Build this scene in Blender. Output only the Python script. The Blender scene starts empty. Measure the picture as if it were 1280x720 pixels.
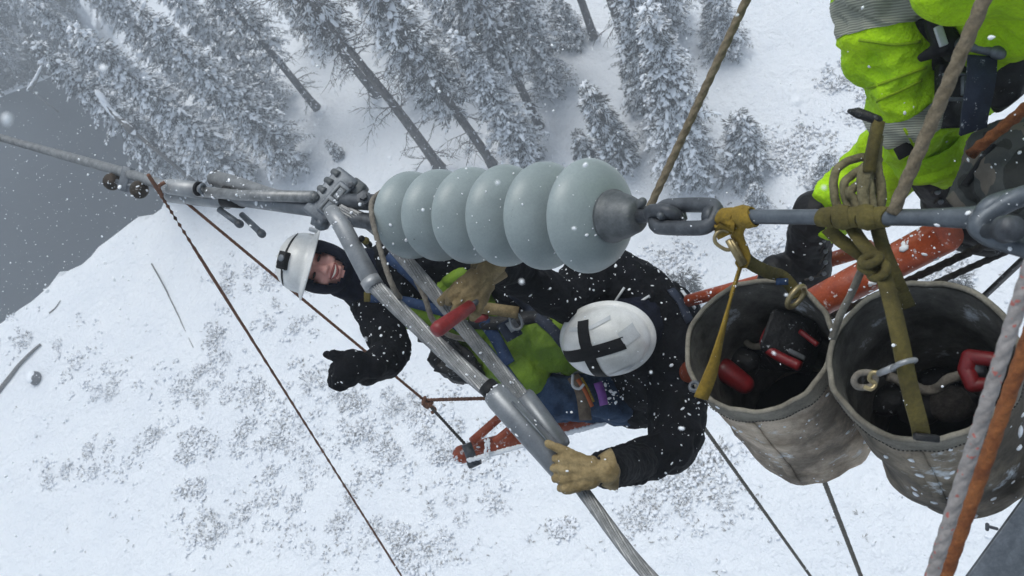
import bpy, bmesh, math, random
from mathutils import Vector as V, Matrix, noise, Quaternion
import numpy as np
rnd = random.Random(7)
sc = bpy.context.scene
col = sc.collection
# ------------------------------------------------------------------ camera frame and pixel helper
F = 1000.0
n_ = V((0.42, 0.535, 1.0)).normalized()            # plumb line seen by the camera (right, down, forward)
Zc = -n_
fw = V((0, 0, 1)); Yc = (fw - fw.dot(n_) * n_).normalized(); Xc = Yc.cross(Zc)
R3 = Matrix((Xc, Yc, Zc))                           # camera (right, down, fwd) -> world
CAM = V((0, 0, 30.0))
def D(r, d, f): return R3 @ V((r, d, f))
def P(px, py, z): return CAM + D((px - 640) / F * z, (py - 360) / F * z, z)
UP = V((0, 0, 1))
VIEW = D(0, 0, 1)
RGT = D(1, 0, 0); DWN = D(0, 1, 0); TOC = D(0, 0, -1)
# ------------------------------------------------------------------ materials
def nt(name):
    m = bpy.data.materials.new(name); m.use_nodes = True
    t = m.node_tree; b = t.nodes['Principled BSDF']
    return m, t, b
def link(t, a, b): t.links.new(a, b)
def coords(t, kind='Object', scale=(1, 1, 1)):
    c = t.nodes.new('ShaderNodeTexCoord'); mp = t.nodes.new('ShaderNodeMapping')
    mp.inputs['Scale'].default_value = scale
    link(t, c.outputs[kind], mp.inputs['Vector']); return mp.outputs['Vector']
def noise_tex(t, vec, scale, detail=4, rough=.55):
    n = t.nodes.new('ShaderNodeTexNoise'); n.inputs['Scale'].default_value = scale
    n.inputs['Detail'].default_value = detail; n.inputs['Roughness'].default_value = rough
    link(t, vec, n.inputs['Vector']); return n.outputs['Fac']
def ramp(t, fac, stops):
    r = t.nodes.new('ShaderNodeValToRGB')
    while len(r.color_ramp.elements) < len(stops): r.color_ramp.elements.new(.5)
    for e, (p, c) in zip(r.color_ramp.elements, stops):
        e.position = p; e.color = (c[0], c[1], c[2], 1) if not isinstance(c, (int, float)) else (c, c, c, 1)
    link(t, fac, r.inputs['Fac']); return r.outputs['Color']
def bump(t, b, h, strength, dist=.01, prev=None):
    n = t.nodes.new('ShaderNodeBump'); n.inputs['Strength'].default_value = strength; n.inputs['Distance'].default_value = dist
    link(t, h, n.inputs['Height'])
    if prev: link(t, prev, n.inputs['Normal'])
    link(t, n.outputs['Normal'], b.inputs['Normal']); return n.outputs['Normal']
def pm(name, c1, c2=None, scale=12, rough=.6, metal=0.0, bmp=0.0, bscale=60, bdist=.004, lo=.35, hi=.65, stretch=(1, 1, 1), frost=0.0, fscale=25, sheen=0.0, spec=.5, fine=0.0, stain=0.0):
    m, t, b = nt(name)
    vec = coords(t, 'Object', stretch)
    if c2:
        out = ramp(t, noise_tex(t, vec, scale, 5, .6), [(lo, c1), (hi, c2)])
    else:
        rgb = t.nodes.new('ShaderNodeRGB'); rgb.outputs[0].default_value = (*c1, 1); out = rgb.outputs[0]
    if stain:                                       # grimy blotches soaked into the cloth
        f = ramp(t, noise_tex(t, coords(t, 'Object', (1.3, 1, .8)), 4.5, 7, .68), [(.4, 1 - stain), (.56, 1)])
        mx = t.nodes.new('ShaderNodeMixRGB'); mx.blend_type = 'MULTIPLY'; mx.inputs[0].default_value = 1
        link(t, out, mx.inputs[1]); link(t, f, mx.inputs[2]); out = mx.outputs[0]
    if fine:                                        # fine mottling
        f = ramp(t, noise_tex(t, vec, 180, 3, .7), [(.3, 1 - fine), (.7, 1 + 0 * fine)])
        mx = t.nodes.new('ShaderNodeMixRGB'); mx.blend_type = 'MULTIPLY'; mx.inputs[0].default_value = 1
        link(t, out, mx.inputs[1]); link(t, f, mx.inputs[2]); out = mx.outputs[0]
    if frost:                                       # rime and snow stuck to the surface
        f = ramp(t, noise_tex(t, vec, fscale, 6, .7), [(.62 - frost * .25, 0), (.72 - frost * .2, 1)])
        mx = t.nodes.new('ShaderNodeMixRGB'); link(t, f, mx.inputs[0]); link(t, out, mx.inputs[1])
        mx.inputs[2].default_value = (.72, .76, .8, 1); out = mx.outputs[0]
    link(t, out, b.inputs['Base Color'])
    b.inputs['Roughness'].default_value = rough; b.inputs['Metallic'].default_value = metal
    b.inputs['Specular IOR Level'].default_value = spec
    if sheen: b.inputs['Sheen Weight'].default_value = sheen
    if bmp: bump(t, b, noise_tex(t, vec, bscale, 5, .6), bmp, bdist)
    return m
M = {}
M['snow_lump'] = pm('snow_lump', (.86, .88, .92), None, rough=.7, bmp=.3, bscale=40, bdist=.01)
M['flake'] = pm('snowflake', (.9, .92, .95), None, rough=.8)
M['porcelain'] = pm('grey_porcelain', (.25, .295, .3), (.3, .35, .355), 9, rough=.4, fine=.12, bmp=.08, bscale=12, bdist=.004)
M['capsteel'] = pm('cap_steel', (.085, .095, .1), (.15, .16, .168), 28, rough=.55, metal=.35, bmp=.45, bscale=110, bdist=.002, fine=.25)
M['galv'] = pm('galvanised_steel', (.13, .145, .165), (.21, .23, .255), 35, rough=.5, metal=.45, bmp=.35, bscale=120, bdist=.002, fine=.25)
M['darksteel'] = pm('weathered_steel', (.055, .06, .07), (.11, .12, .135), 30, rough=.5, metal=.4, bmp=.4, bscale=120, bdist=.002, fine=.25)
M['rodsteel'] = pm('rod_steel', (.085, .1, .118), (.14, .16, .185), 24, rough=.45, metal=.35, bmp=.25, bscale=90, bdist=.002, fine=.2)
M['alu'] = pm('dull_aluminium', (.25, .26, .275), (.38, .39, .4), 14, rough=.45, metal=.4, bmp=.15, bscale=80, bdist=.002, fine=.1)
M['sleeve'] = pm('sleeve_aluminium', (.15, .162, .18), (.28, .295, .31), 9, rough=.42, metal=.55, bmp=.2, bscale=50, bdist=.002, fine=.15, lo=.3, hi=.7)
M['strand'] = pm('stranded_aluminium', (.2, .205, .21), (.33, .335, .34), 30, rough=.45, metal=.45, fine=.3)
M['orange'] = pm('orange_fibreglass', (.28, .043, .013), (.43, .082, .023), 18, rough=.45, bmp=.3, bscale=70, frost=.16, fscale=45, fine=.3)
M['canvas'] = pm('stained_canvas', (.3, .232, .165), (.66, .54, .42), 10, stain=.6, rough=.9, bmp=.7, bscale=16, bdist=.012, lo=.36, hi=.62, stretch=(1, 1, 1.5), frost=.1, fscale=11, fine=.25)
M['canvas_dark'] = pm('dark_canvas', (.1, .08, .052), (.33, .27, .2), 9, stain=.58, rough=.9, bmp=.7, bscale=16, bdist=.012, lo=.36, hi=.64, frost=.1, fscale=10, fine=.25)
M['rim'] = pm('rim_webbing', (.14, .125, .1), (.3, .275, .225), 14, rough=.9, bmp=.5, bscale=200, fine=.3)
M['bucket_in'] = pm('shaded_lining', (.05, .045, .037), (.26, .245, .215), 8, rough=.9, bmp=.6, bscale=20, bdist=.01, lo=.4, hi=.72, frost=.06, fscale=8, fine=.25)  # inner canvas, its colour lowered to carry the shade inside the buckets
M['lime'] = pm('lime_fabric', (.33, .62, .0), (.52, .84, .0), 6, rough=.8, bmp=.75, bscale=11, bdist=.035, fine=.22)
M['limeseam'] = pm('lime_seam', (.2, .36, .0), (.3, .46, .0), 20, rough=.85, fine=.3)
M['lime_shaded'] = pm('shaded_lime_fabric', (.1, .18, .01), (.2, .33, .015), 7, rough=.8, bmp=.6, bscale=12, bdist=.03, fine=.25)  # darker copy of the lime cloth, shade on the left worker mixed into its colour
M['jacket'] = pm('black_jacket_cloth', (.0035, .0038, .005), (.008, .009, .0125), 14, rough=.85, bmp=.7, bscale=22, bdist=.02, spec=.14, fine=.3)
M['navy'] = pm('navy_knit', (.004, .005, .012), (.009, .012, .026), 40, rough=.95, bmp=.7, bscale=160, bdist=.004, spec=.2, fine=.3)
M['denim'] = pm('blue_denim', (.016, .036, .08), (.045, .08, .15), 16, rough=.9, bmp=.6, bscale=14, bdist=.02, spec=.2, fine=.35)
M['blueweb'] = pm('blue_webbing', (.012, .035, .1), (.025, .06, .15), 40, rough=.75, bmp=.6, bscale=250, bdist=.002, frost=.03, fscale=50, fine=.25)
M['navyweb'] = pm('navy_webbing', (.008, .014, .032), (.018, .028, .055), 40, rough=.75, bmp=.6, bscale=250, bdist=.002, frost=.04, fscale=60, fine=.25)
M['rustweight'] = pm('rusty_weight', (.03, .025, .02), (.075, .055, .04), 30, rough=.8, bmp=.4, frost=.05, fscale=60, fine=.3)
M['black'] = pm('black_rubber', (.006, .006, .007), (.014, .014, .016), 30, rough=.6, bmp=.4, bscale=60, spec=.25)
M['blacknylon'] = pm('black_nylon', (.005, .005, .006), (.012, .012, .014), 20, rough=.6, bmp=.7, bscale=14, bdist=.02, frost=.02, fscale=70, fine=.2)
M['leather'] = pm('tan_leather', (.19, .132, .05), (.38, .285, .14), 16, stain=.42, rough=.8, bmp=.8, bscale=60, bdist=.004, fine=.3)
M['brownleather'] = pm('brown_leather', (.09, .06, .04), (.16, .12, .08), 25, rough=.75, bmp=.5, bscale=60, fine=.3)
M['red'] = pm('red_grip', (.2, .012, .014), (.3, .025, .025), 20, rough=.5, bmp=.2, bscale=60, fine=.3)
M['toolred'] = pm('tool_red', (.15, .006, .008), (.23, .012, .015), 20, rough=.4, fine=.3)
M['yweb'] = pm('yellow_webbing', (.2, .125, .01), (.34, .22, .02), 20, rough=.85, bmp=.6, bscale=160, bdist=.003, fine=.35)
M['oweb'] = pm('olive_webbing', (.065, .052, .01), (.15, .12, .026), 14, rough=.85, bmp=.7, bscale=120, bdist=.004, fine=.35)
M['brass'] = pm('dull_brass', (.3, .24, .12), (.42, .34, .19), 30, rough=.4, metal=.6, fine=.2)
M['rope'] = pm('tan_rope', (.17, .135, .085), (.27, .22, .15), 60, rough=.9, bmp=.8, bscale=220, bdist=.003, fine=.35)
M['ropeolive'] = pm('olive_rope', (.13, .115, .06), (.24, .21, .12), 50, rough=.9, bmp=.8, bscale=200, bdist=.003, fine=.35)
M['ropebrown'] = pm('brown_rope', (.15, .068, .042), (.27, .13, .08), 60, rough=.9, bmp=.6, bscale=200, fine=.35)
M['ropeorange'] = pm('rust_orange_rope', (.2, .06, .018), (.34, .12, .035), 40, rough=.9, bmp=.8, bscale=180, fine=.35)
M['ropegrey'] = pm('grey_line', (.16, .14, .115), (.25, .225, .19), 50, rough=.9, bmp=.5, bscale=200, fine=.3)
M['ropedark'] = pm('dark_braided_rope', (.035, .03, .028), (.085, .075, .068), 60, rough=.9, bmp=.8, bscale=160, fine=.4)
M['skin'] = pm('ruddy_skin', (.72, .31, .26), (.86, .47, .39), 22, rough=.5, bmp=.15, bscale=90)
M['lips'] = pm('lips', (.3, .08, .07), None, rough=.4)
M['teeth'] = pm('teeth', (.75, .7, .62), None, rough=.3)
M['eye'] = pm('eye', (.03, .025, .02), None, rough=.15)
M['brow'] = pm('eyebrow_hair', (.1, .055, .035), None, rough=.9)
M['helmet'] = pm('white_helmet_plastic', (.62, .62, .6), (.74, .745, .74), 10, stain=.2, rough=.35, fine=.1, bmp=.1, bscale=50)
M['helmetgrey'] = pm('grey_reflective_patch', (.45, .47, .49), (.56, .58, .6), 12, rough=.35, fine=.15)
M['tape'] = pm('black_tape', (.005, .005, .006), (.011, .011, .013), 30, rough=.75, spec=.25, bmp=.25, bscale=80)
M['purple'] = pm('purple_webbing', (.13, .03, .22), (.2, .06, .3), 40, rough=.6)
M['orangeweb'] = pm('orange_webbing', (.4, .09, .02), None, rough=.7)
M['water'] = pm('lake_water', (.012, .015, .018), (.022, .027, .031), .05, rough=.3, bmp=.3, bscale=1.1, bdist=.05, spec=.1)
M['bark'] = pm('bark', (.045, .038, .034), (.13, .115, .105), 9, rough=.95, bmp=.9, bscale=25, bdist=.03, stretch=(1, 1, .35), frost=.12, fscale=6)
M['needles'] = pm('frosted_needles', (.02, .023, .019), (.075, .072, .064), 3, rough=.8, fine=.2)
M['needles_brown'] = pm('dry_needles', (.045, .039, .031), (.1, .09, .078), 3, rough=.8, fine=.2)
M['frost'] = pm('frosted_twigs', (.3, .31, .33), (.5, .52, .55), 5, rough=.8, fine=.2)
M['twig'] = pm('brush_twigs', (.13, .118, .105), (.34, .32, .3), 5, rough=.9)
M['rock'] = pm('boulder_rock', (.04, .04, .042), (.1, .1, .105), 6, rough=.9, bmp=.7, bscale=14, bdist=.03)
M['wood'] = pm('dead_wood', (.06, .052, .046), (.15, .135, .12), 8, rough=.95, bmp=.8, bscale=20, bdist=.02)
def snow_ground():
    m, t, b = nt('ground_snow'); vec = coords(t)
    out = ramp(t, noise_tex(t, vec, .35, 5, .6), [(.3, (.8, .83, .88)), (.7, (.88, .9, .93))])
    link(t, out, b.inputs['Base Color']); b.inputs['Roughness'].default_value = .65
    nb = bump(t, b, noise_tex(t, vec, 1.1, 5, .6), .75, .35)
    nb = bump(t, b, noise_tex(t, vec, 3.2, 5, .65), .8, .16, nb)
    bump(t, b, noise_tex(t, vec, 9, 4, .6), .5, .05, nb)
    return m
M['snow'] = snow_ground()
def reflective():
    m, t, b = nt('silver_reflective_tape'); vec = coords(t)
    w = t.nodes.new('ShaderNodeTexWave'); w.inputs['Scale'].default_value = 75; w.inputs['Distortion'].default_value = .8
    w.bands_direction = 'DIAGONAL'; link(t, vec, w.inputs['Vector'])
    out = ramp(t, w.outputs['Fac'], [(.2, (.21, .215, .175)), (.6, (.34, .35, .28))])
    link(t, out, b.inputs['Base Color']); b.inputs['Roughness'].default_value = .5
    bump(t, b, w.outputs['Fac'], .4, .002); return m
M['reflect'] = reflective()
def camo():
    m, t, b = nt('camouflage_cloth'); vec = coords(t)
    f = noise_tex(t, vec, 9, 2, .5)
    r = t.nodes.new('ShaderNodeValToRGB'); r.color_ramp.interpolation = 'CONSTANT'
    cs = [(0, (.025, .027, .025)), (.42, (.055, .06, .058)), (.52, (.13, .115, .095)), (.6, (.035, .04, .04))]
    while len(r.color_ramp.elements) < 4: r.color_ramp.elements.new(.5)
    for e, (p, c) in zip(r.color_ramp.elements, cs): e.position = p; e.color = (*c, 1)
    link(t, f, r.inputs['Fac']); link(t, r.outputs['Color'], b.inputs['Base Color']); b.inputs['Roughness'].default_value = .85
    bump(t, b, noise_tex(t, vec, 14, 5), .6, .02); return m
M['camo'] = camo()
def flecked():
    m, t, b = nt('white_rope_red_fleck'); vec = coords(t)
    base = ramp(t, noise_tex(t, vec, 60, 4), [(.3, (.2, .185, .18)), (.7, (.36, .335, .325))])
    fl = ramp(t, noise_tex(t, vec, 130, 1), [(.66, 0), (.7, 1)])
    mx = t.nodes.new('ShaderNodeMixRGB'); link(t, fl, mx.inputs[0]); link(t, base, mx.inputs[1]); mx.inputs[2].default_value = (.4, .13, .11, 1)
    link(t, mx.outputs[0], b.inputs['Base Color']); b.inputs['Roughness'].default_value = .9
    bump(t, b, noise_tex(t, vec, 220, 4), .7, .003); return m
M['ropewhite'] = flecked()
# ------------------------------------------------------------------ mesh builder
def frame(axis, ref=None):
    a = axis.normalized()
    r = ref if ref is not None else (V((0, 0, 1)) if abs(a.z) < .9 else V((1, 0, 0)))
    u = (r - r.dot(a) * a)
    if u.length < 1e-6: u = a.orthogonal()
    u.normalize(); return a, u, a.cross(u)
def catmull(pts, k=8):
    if len(pts) < 3: return [pts[0].lerp(pts[-1], i / k) for i in range(k + 1)]
    q = [pts[0] * 2 - pts[1]] + list(pts) + [pts[-1] * 2 - pts[-2]]; out = []
    for i in range(1, len(q) - 2):
        p0, p1, p2, p3 = q[i - 1:i + 3]
        for j in range(k):
            t = j / k
            out.append(.5 * (2 * p1 + (p2 - p0) * t + (2 * p0 - 5 * p1 + 4 * p2 - p3) * t * t + (3 * p1 - p0 - 3 * p2 + p3) * t ** 3))
    out.append(q[-2].copy()); return out
class MB:
    def __init__(s): s.v = []; s.f = []
    def add(s, vs, fs):
        k = len(s.v); s.v += [tuple(p) for p in vs]; s.f += [tuple(i + k for i in f) for f in fs]
    def tube(s, pts, r, n=10, caps=True, lobes=0, amp=.0, pitch=0.0, ref=None, flat=1.0):
        N = len(pts); rr = r if isinstance(r, (list, tuple)) else [r] * N
        vs = []; fs = []; u = None; dist = 0
        for i, p in enumerate(pts):
            a = (pts[min(i + 1, N - 1)] - pts[max(i - 1, 0)])
            if a.length < 1e-9: a = V((0, 0, 1))
            a.normalize()
            if u is None: _, u, w = frame(a, ref)
            else:
                u = u - u.dot(a) * a
                u = u.normalized() if u.length > 1e-6 else a.orthogonal().normalized()
                w = a.cross(u)
            if i: dist += (p - pts[i - 1]).length
            for j in range(n):
                th = 2 * math.pi * j / n
                q = rr[i]
                if lobes: q *= 1 - amp + amp * abs(math.cos(lobes * (th) / 2))
                t2 = th + 2 * math.pi * pitch * dist
                vs.append(p + u * (math.cos(t2) * q) + w * (math.sin(t2) * q * flat))
        for i in range(N - 1):
            for j in range(n):
                k = (j + 1) % n
                fs.append((i * n + j, i * n + k, (i + 1) * n + k, (i + 1) * n + j))
        if caps: fs.append(tuple(reversed(range(n)))); fs.append(tuple(range((N - 1) * n, N * n)))
        s.add(vs, fs); return s
    def rope(s, a, b, r, sag=0.0, lobes=3, pitch=None, seg=None, amp=None, n=None, pts=None):
        if pts is None:
            L = (b - a).length; k = seg or max(2, int(L / .02)); k = min(k, 500)
            pts = [a.lerp(b, i / k) - UP * (sag * 4 * (i / k) * (1 - i / k)) for i in range(k + 1)]
        return s.tube(pts, r, n or lobes * 5, lobes=lobes, amp=amp if amp is not None else (.2 if r > .0098 else .13), pitch=pitch if pitch is not None else 1 / (r * 9))
    def lathe(s, o, axis, prof, n=32, ref=None, sx=1, sy=1):
        a, u, w = frame(axis, ref); vs = []; fs = []
        for (t, r) in prof:
            for j in range(n):
                th = 2 * math.pi * j / n
                vs.append(o + a * t + u * (math.cos(th) * r * sx) + w * (math.sin(th) * r * sy))
        for i in range(len(prof) - 1):
            for j in range(n):
                k = (j + 1) % n; fs.append((i * n + j, i * n + k, (i + 1) * n + k, (i + 1) * n + j))
        if prof[0][1] > 1e-5: fs.append(tuple(reversed(range(n))))
        if prof[-1][1] > 1e-5: fs.append(tuple(range((len(prof) - 1) * n, len(prof) * n)))
        s.add(vs, fs); return s
    def ell(s, c, ax, ay, az, nu=16, nv=10):
        vs = [c + az]; fs = []
        for i in range(1, nv):
            ph = math.pi * i / nv
            for j in range(nu):
                th = 2 * math.pi * j / nu
                vs.append(c + ax * (math.sin(ph) * math.cos(th)) + ay * (math.sin(ph) * math.sin(th)) + az * math.cos(ph))
        vs.append(c - az); e = len(vs) - 1
        for j in range(nu): fs.append((0, 1 + j, 1 + (j + 1) % nu))
        for i in range(nv - 2):
            for j in range(nu):
                k = (j + 1) % nu; a = 1 + i * nu
                fs.append((a + j, a + nu + j, a + nu + k, a + k))
        a = 1 + (nv - 2) * nu
        for j in range(nu): fs.append((e, a + (j + 1) % nu, a + j))
        s.add(vs, fs); return s
    def sph(s, c, r, nu=14, nv=8): return s.ell(c, V((r, 0, 0)), V((0, r, 0)), V((0, 0, r)), nu, nv)
    def cap(s, p0, p1, r0, r1=None, n=16):
        r1 = r0 if r1 is None else r1
        a = p1 - p0
        L = a.length
        if L < 1e-6: return s.sph(p0, r0)
        a /= L; pts = []; rr = []
        for k in range(5):
            t = -math.cos(k / 4 * math.pi / 2); pts.append(p0 + a * (r0 * t)); rr.append(max(r0 * math.sqrt(max(0, 1 - t * t)), .0004))
        for k in range(5):
            t = math.sin(k / 4 * math.pi / 2); pts.append(p1 + a * (r1 * t)); rr.append(max(r1 * math.sqrt(max(0, 1 - t * t)), .0004))
        return s.tube(pts, rr, n)
    def chain(s, pr, n=16):
        for (p, r), (q, r2) in zip(pr[:-1], pr[1:]): s.cap(p, q, r, r2, n)
        return s
    def ribbon(s, pts, width, thick, side=None, nrm=None):
        """flat strap along pts; side = width direction(s), or nrm = facing direction(s)"""
        N = len(pts); vs = []; fs = []
        for i, p in enumerate(pts):
            a = (pts[min(i + 1, N - 1)] - pts[max(i - 1, 0)]).normalized()
            if nrm is not None:
                m = nrm[i] if isinstance(nrm, list) else nrm
                sd = a.cross(m)
            else:
                sd = side[i] if isinstance(side, list) else side
                sd = sd - sd.dot(a) * a
            sd = sd.normalized(); up = sd.cross(a).normalized()
            w = width[i] if isinstance(width, list) else width
            for (x, y) in ((-1, -1), (1, -1), (1, 1), (-1, 1)): vs.append(p + sd * (x * w / 2) + up * (y * thick / 2))
        for i in range(N - 1):
            for j in range(4):
                k = (j + 1) % 4; fs.append((i * 4 + j, i * 4 + k, i * 4 + 4 + k, i * 4 + 4 + j))
        fs.append((3, 2, 1, 0)); q = (N - 1) * 4; fs.append((q, q + 1, q + 2, q + 3))
        s.add(vs, fs); return s
    def box(s, c, ax, ay, az):
        vs = [c + ax * x + ay * y + az * z for z in (-1, 1) for (x, y) in ((-1, -1), (1, -1), (1, 1), (-1, 1))]
        s.add(vs, [(3, 2, 1, 0), (4, 5, 6, 7), (0, 1, 5, 4), (1, 2, 6, 5), (2, 3, 7, 6), (3, 0, 4, 7)]); return s
    def ring(s, c, nrm, R, r, long=None, stretch=0.0, a0=0, a1=2 * math.pi, n=28, m=10):
        """torus; 'long' + stretch makes an oval chain-link shape"""
        a, u, w = frame(nrm, long); pts = []
        k = n if a1 - a0 >= 6.28 else n + 1
        for i in range(k):
            th = a0 + (a1 - a0) * i / n
            x, y = math.cos(th), math.sin(th)
            pts.append(c + u * (x * R + math.copysign(stretch, x) * min(1, abs(x) * 3)) + w * (y * R))
        if k == n: s.loop(pts, r, m, a)
        else: s.tube(pts, r, m)
        return s
    def loop(s, pts, r, m, nrm):
        N = len(pts); vs = []; fs = []
        for i, p in enumerate(pts):
            a = (pts[(i + 1) % N] - pts[i - 1]).normalized(); u = nrm; w = a.cross(u).normalized(); u = w.cross(a)
            for j in range(m):
                th = 2 * math.pi * j / m; vs.append(p + u * (math.cos(th) * r) + w * (math.sin(th) * r))
        for i in range(N):
            for j in range(m):
                k = (j + 1) % m; i2 = (i + 1) % N
                fs.append((i * m + j, i * m + k, i2 * m + k, i2 * m + j))
        s.add(vs, fs)
def mesh_from(v, f, name='mesh', smooth=True, fix=False):
    me = bpy.data.meshes.new(name); me.from_pydata(v, [], f); me.update()
    if fix:
        bm = bmesh.new(); bm.from_mesh(me); bmesh.ops.recalc_face_normals(bm, faces=bm.faces); bm.to_mesh(me); bm.free()
    if smooth: me.polygons.foreach_set('use_smooth', [True] * len(me.polygons))
    return me
def remesh(mb, voxel, smooth=4, disp=None):
    """merge overlapping closed pieces into one continuous surface"""
    o = V(mb.v[0])
    me = mesh_from([tuple(V(p) - o) for p in mb.v], mb.f, fix=True)
    ob = bpy.data.objects.new('tmp_body', me); col.objects.link(ob)
    md = ob.modifiers.new('r', 'REMESH'); md.mode = 'VOXEL'; md.voxel_size = voxel
    if smooth:
        ms = ob.modifiers.new('s', 'SMOOTH'); ms.iterations = smooth; ms.factor = .5
    dg = bpy.context.evaluated_depsgraph_get(); ev = ob.evaluated_get(dg); m2 = ev.to_mesh()
    vs = [v.co.copy() + o for v in m2.vertices]; ns = [v.normal.copy() for v in m2.vertices]
    fs = [tuple(p.vertices) for p in m2.polygons]
    ev.to_mesh_clear(); bpy.data.objects.remove(ob); bpy.data.meshes.remove(me)
    if disp: vs = [p + n * disp(p, n) for p, n in zip(vs, ns)]
    out = MB(); out.v = [tuple(p) for p in vs]; out.f = fs; return out
def folds(amp, freq=9.0, seed=0.0, stretch=None):
    off = V((seed * 3.1, seed * 1.7, seed * .9))
    def f(p, n):
        q = p * freq + off
        a = noise.noise(q); b = noise.noise(q * 2.3 + V((5, 1, 2)))
        return amp * ((1 - abs(a) * 2.4) * .7 + (1 - abs(b) * 2.4) * .35 - .3)
    return f
# ------------------------------------------------------------------ scene objects
def props(o, label=None, cat=None, group=None, kind=None):
    if label: o['label'] = label
    if cat: o['category'] = cat
    if group: o['group'] = group
    if kind: o['kind'] = kind
    return o
def mkobj(name, mb, mat, loc, smooth=True, bevel=0, fix=True):
    if isinstance(mb, MB):
        me = mesh_from([(p[0] - loc.x, p[1] - loc.y, p[2] - loc.z) for p in mb.v], mb.f, name, smooth, fix)
    else: me = mb
    o = bpy.data.objects.new(name, me); col.objects.link(o)
    if mat and not len(me.materials): me.materials.append(M[mat] if isinstance(mat, str) else mat)
    if bevel:
        b = o.modifiers.new('bevel', 'BEVEL'); b.width = bevel; b.segments = 2; b.limit_method = 'ANGLE'; b.angle_limit = .6
    return o
class T:
    def __init__(s, name, label, cat, loc, group=None):
        s.o = bpy.data.objects.new(name, None); s.o.location = loc; s.o.empty_display_size = .1
        col.objects.link(s.o); s.loc = V(loc); props(s.o, label, cat, group)
    def part(s, name, mb, mat, parent=None, smooth=True, bevel=0, label=None, fix=True):
        o = mkobj(name, mb, mat, s.loc, smooth, bevel, fix); o.parent = parent or s.o
        if label: o['label'] = label
        return o
def single(name, mb, mat, label, cat, loc=None, group=None, smooth=True, bevel=0, kind=None, fix=True):
    loc = loc if loc is not None else V(mb.v[0])
    o = mkobj(name, mb, mat, loc, smooth, bevel, fix); o.location = loc
    return props(o, label, cat, group, kind)
def dust(src, count, size, seed=1, up=None, thresh=.05, out=None):
    """little lumps of snow clinging to the upward sides of a mesh"""
    r = random.Random(seed); up = up or (UP * .6 + TOC * .6).normalized(); out = out or MB(); k = 0; tries = 0
    fs = [f for f in src.f if len(f) in (3, 4)]
    while k < count and tries < count * 60:
        tries += 1
        f = r.choice(fs); a, b, c = (V(src.v[i]) for i in f[:3])
        nn = (b - a).cross(c - a)
        if nn.length < 1e-10: continue
        nn.normalize()
        if nn.dot(up) < thresh + r.random() * .5: continue
        p = a + (b - a) * r.random() * .5 + (c - a) * r.random() * .5
        s_ = size * (.3 + 1.3 * r.random() ** 3)
        _, u, w = frame(nn, V((r.random() - .5, r.random() - .5, r.random() - .5)))
        out.ell(p + nn * s_ * .15, (u + w * r.uniform(-.5, .5)) * s_ * (.5 + .9 * r.random()), w * s_ * (.5 + .7 * r.random()), (nn + u * r.uniform(-.4, .4)) * s_ * .4, 6, 4); k += 1
    return out

from mathutils.bvhtree import BVHTree
def bvh(*mbs):
    v = []; f = []
    for m_ in mbs:
        k = len(v); v += [V(p) for p in m_.v]; f += [tuple(i + k for i in q) for q in m_.f]
    return BVHTree.FromPolygons(v, f)
def drape(tree, pts, off=.006):
    """lay a smoothed line of (px, py, depth) points onto a surface; returns points and facing directions"""
    q = catmull([P(*p) for p in pts], 8); out = []; ns = []; dz = None
    for p in q:
        d = (p - CAM).normalized(); h = tree.ray_cast(CAM, d)
        if h[0] is not None and (h[0] - p).length < .6:
            nn = h[1] if h[1].dot(d) < 0 else -h[1]
            out.append(h[0] + nn * off * .4 - d * off * .6); ns.append((nn + TOC * .35).normalized())
        else: out.append(p); ns.append(TOC.copy())
    for _ in range(2):
        out = [out[0]] + [(out[i - 1] + out[i] * 2 + out[i + 1]) / 4 for i in range(1, len(out) - 1)] + [out[-1]]
        ns = [ns[0]] + [(ns[i - 1] + ns[i] * 2 + ns[i + 1]).normalized() for i in range(1, len(ns) - 1)] + [ns[-1]]
    return out, ns
def band_from(src, a, b, R, off=.0025):
    """the belt of a garment between the planes through a and b, lifted a little off it"""
    me = mesh_from(src.v, src.f, fix=True); bm = bmesh.new(); bm.from_mesh(me); bpy.data.meshes.remove(me); ax = (b - a).normalized()
    bmesh.ops.bisect_plane(bm, geom=bm.verts[:] + bm.edges[:] + bm.faces[:], plane_co=a, plane_no=ax, clear_inner=True)
    bmesh.ops.bisect_plane(bm, geom=bm.verts[:] + bm.edges[:] + bm.faces[:], plane_co=b, plane_no=ax, clear_outer=True)
    bmesh.ops.delete(bm, geom=[f for f in bm.faces if ((f.calc_center_median() - a) - ax * (f.calc_center_median() - a).dot(ax)).length > R], context='FACES')
    bm.normal_update(); bm.verts.index_update(); out = MB(); out.v = [tuple(v.co + v.normal * off) for v in bm.verts]; out.f = [tuple(v.index for v in f.verts) for f in bm.faces]; bm.free(); return out
HAZE = .005; SKYSAT = .55; SUN = 1.15; EXPOSURE = .1; TINT = (.93, 1.0, .99)
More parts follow.
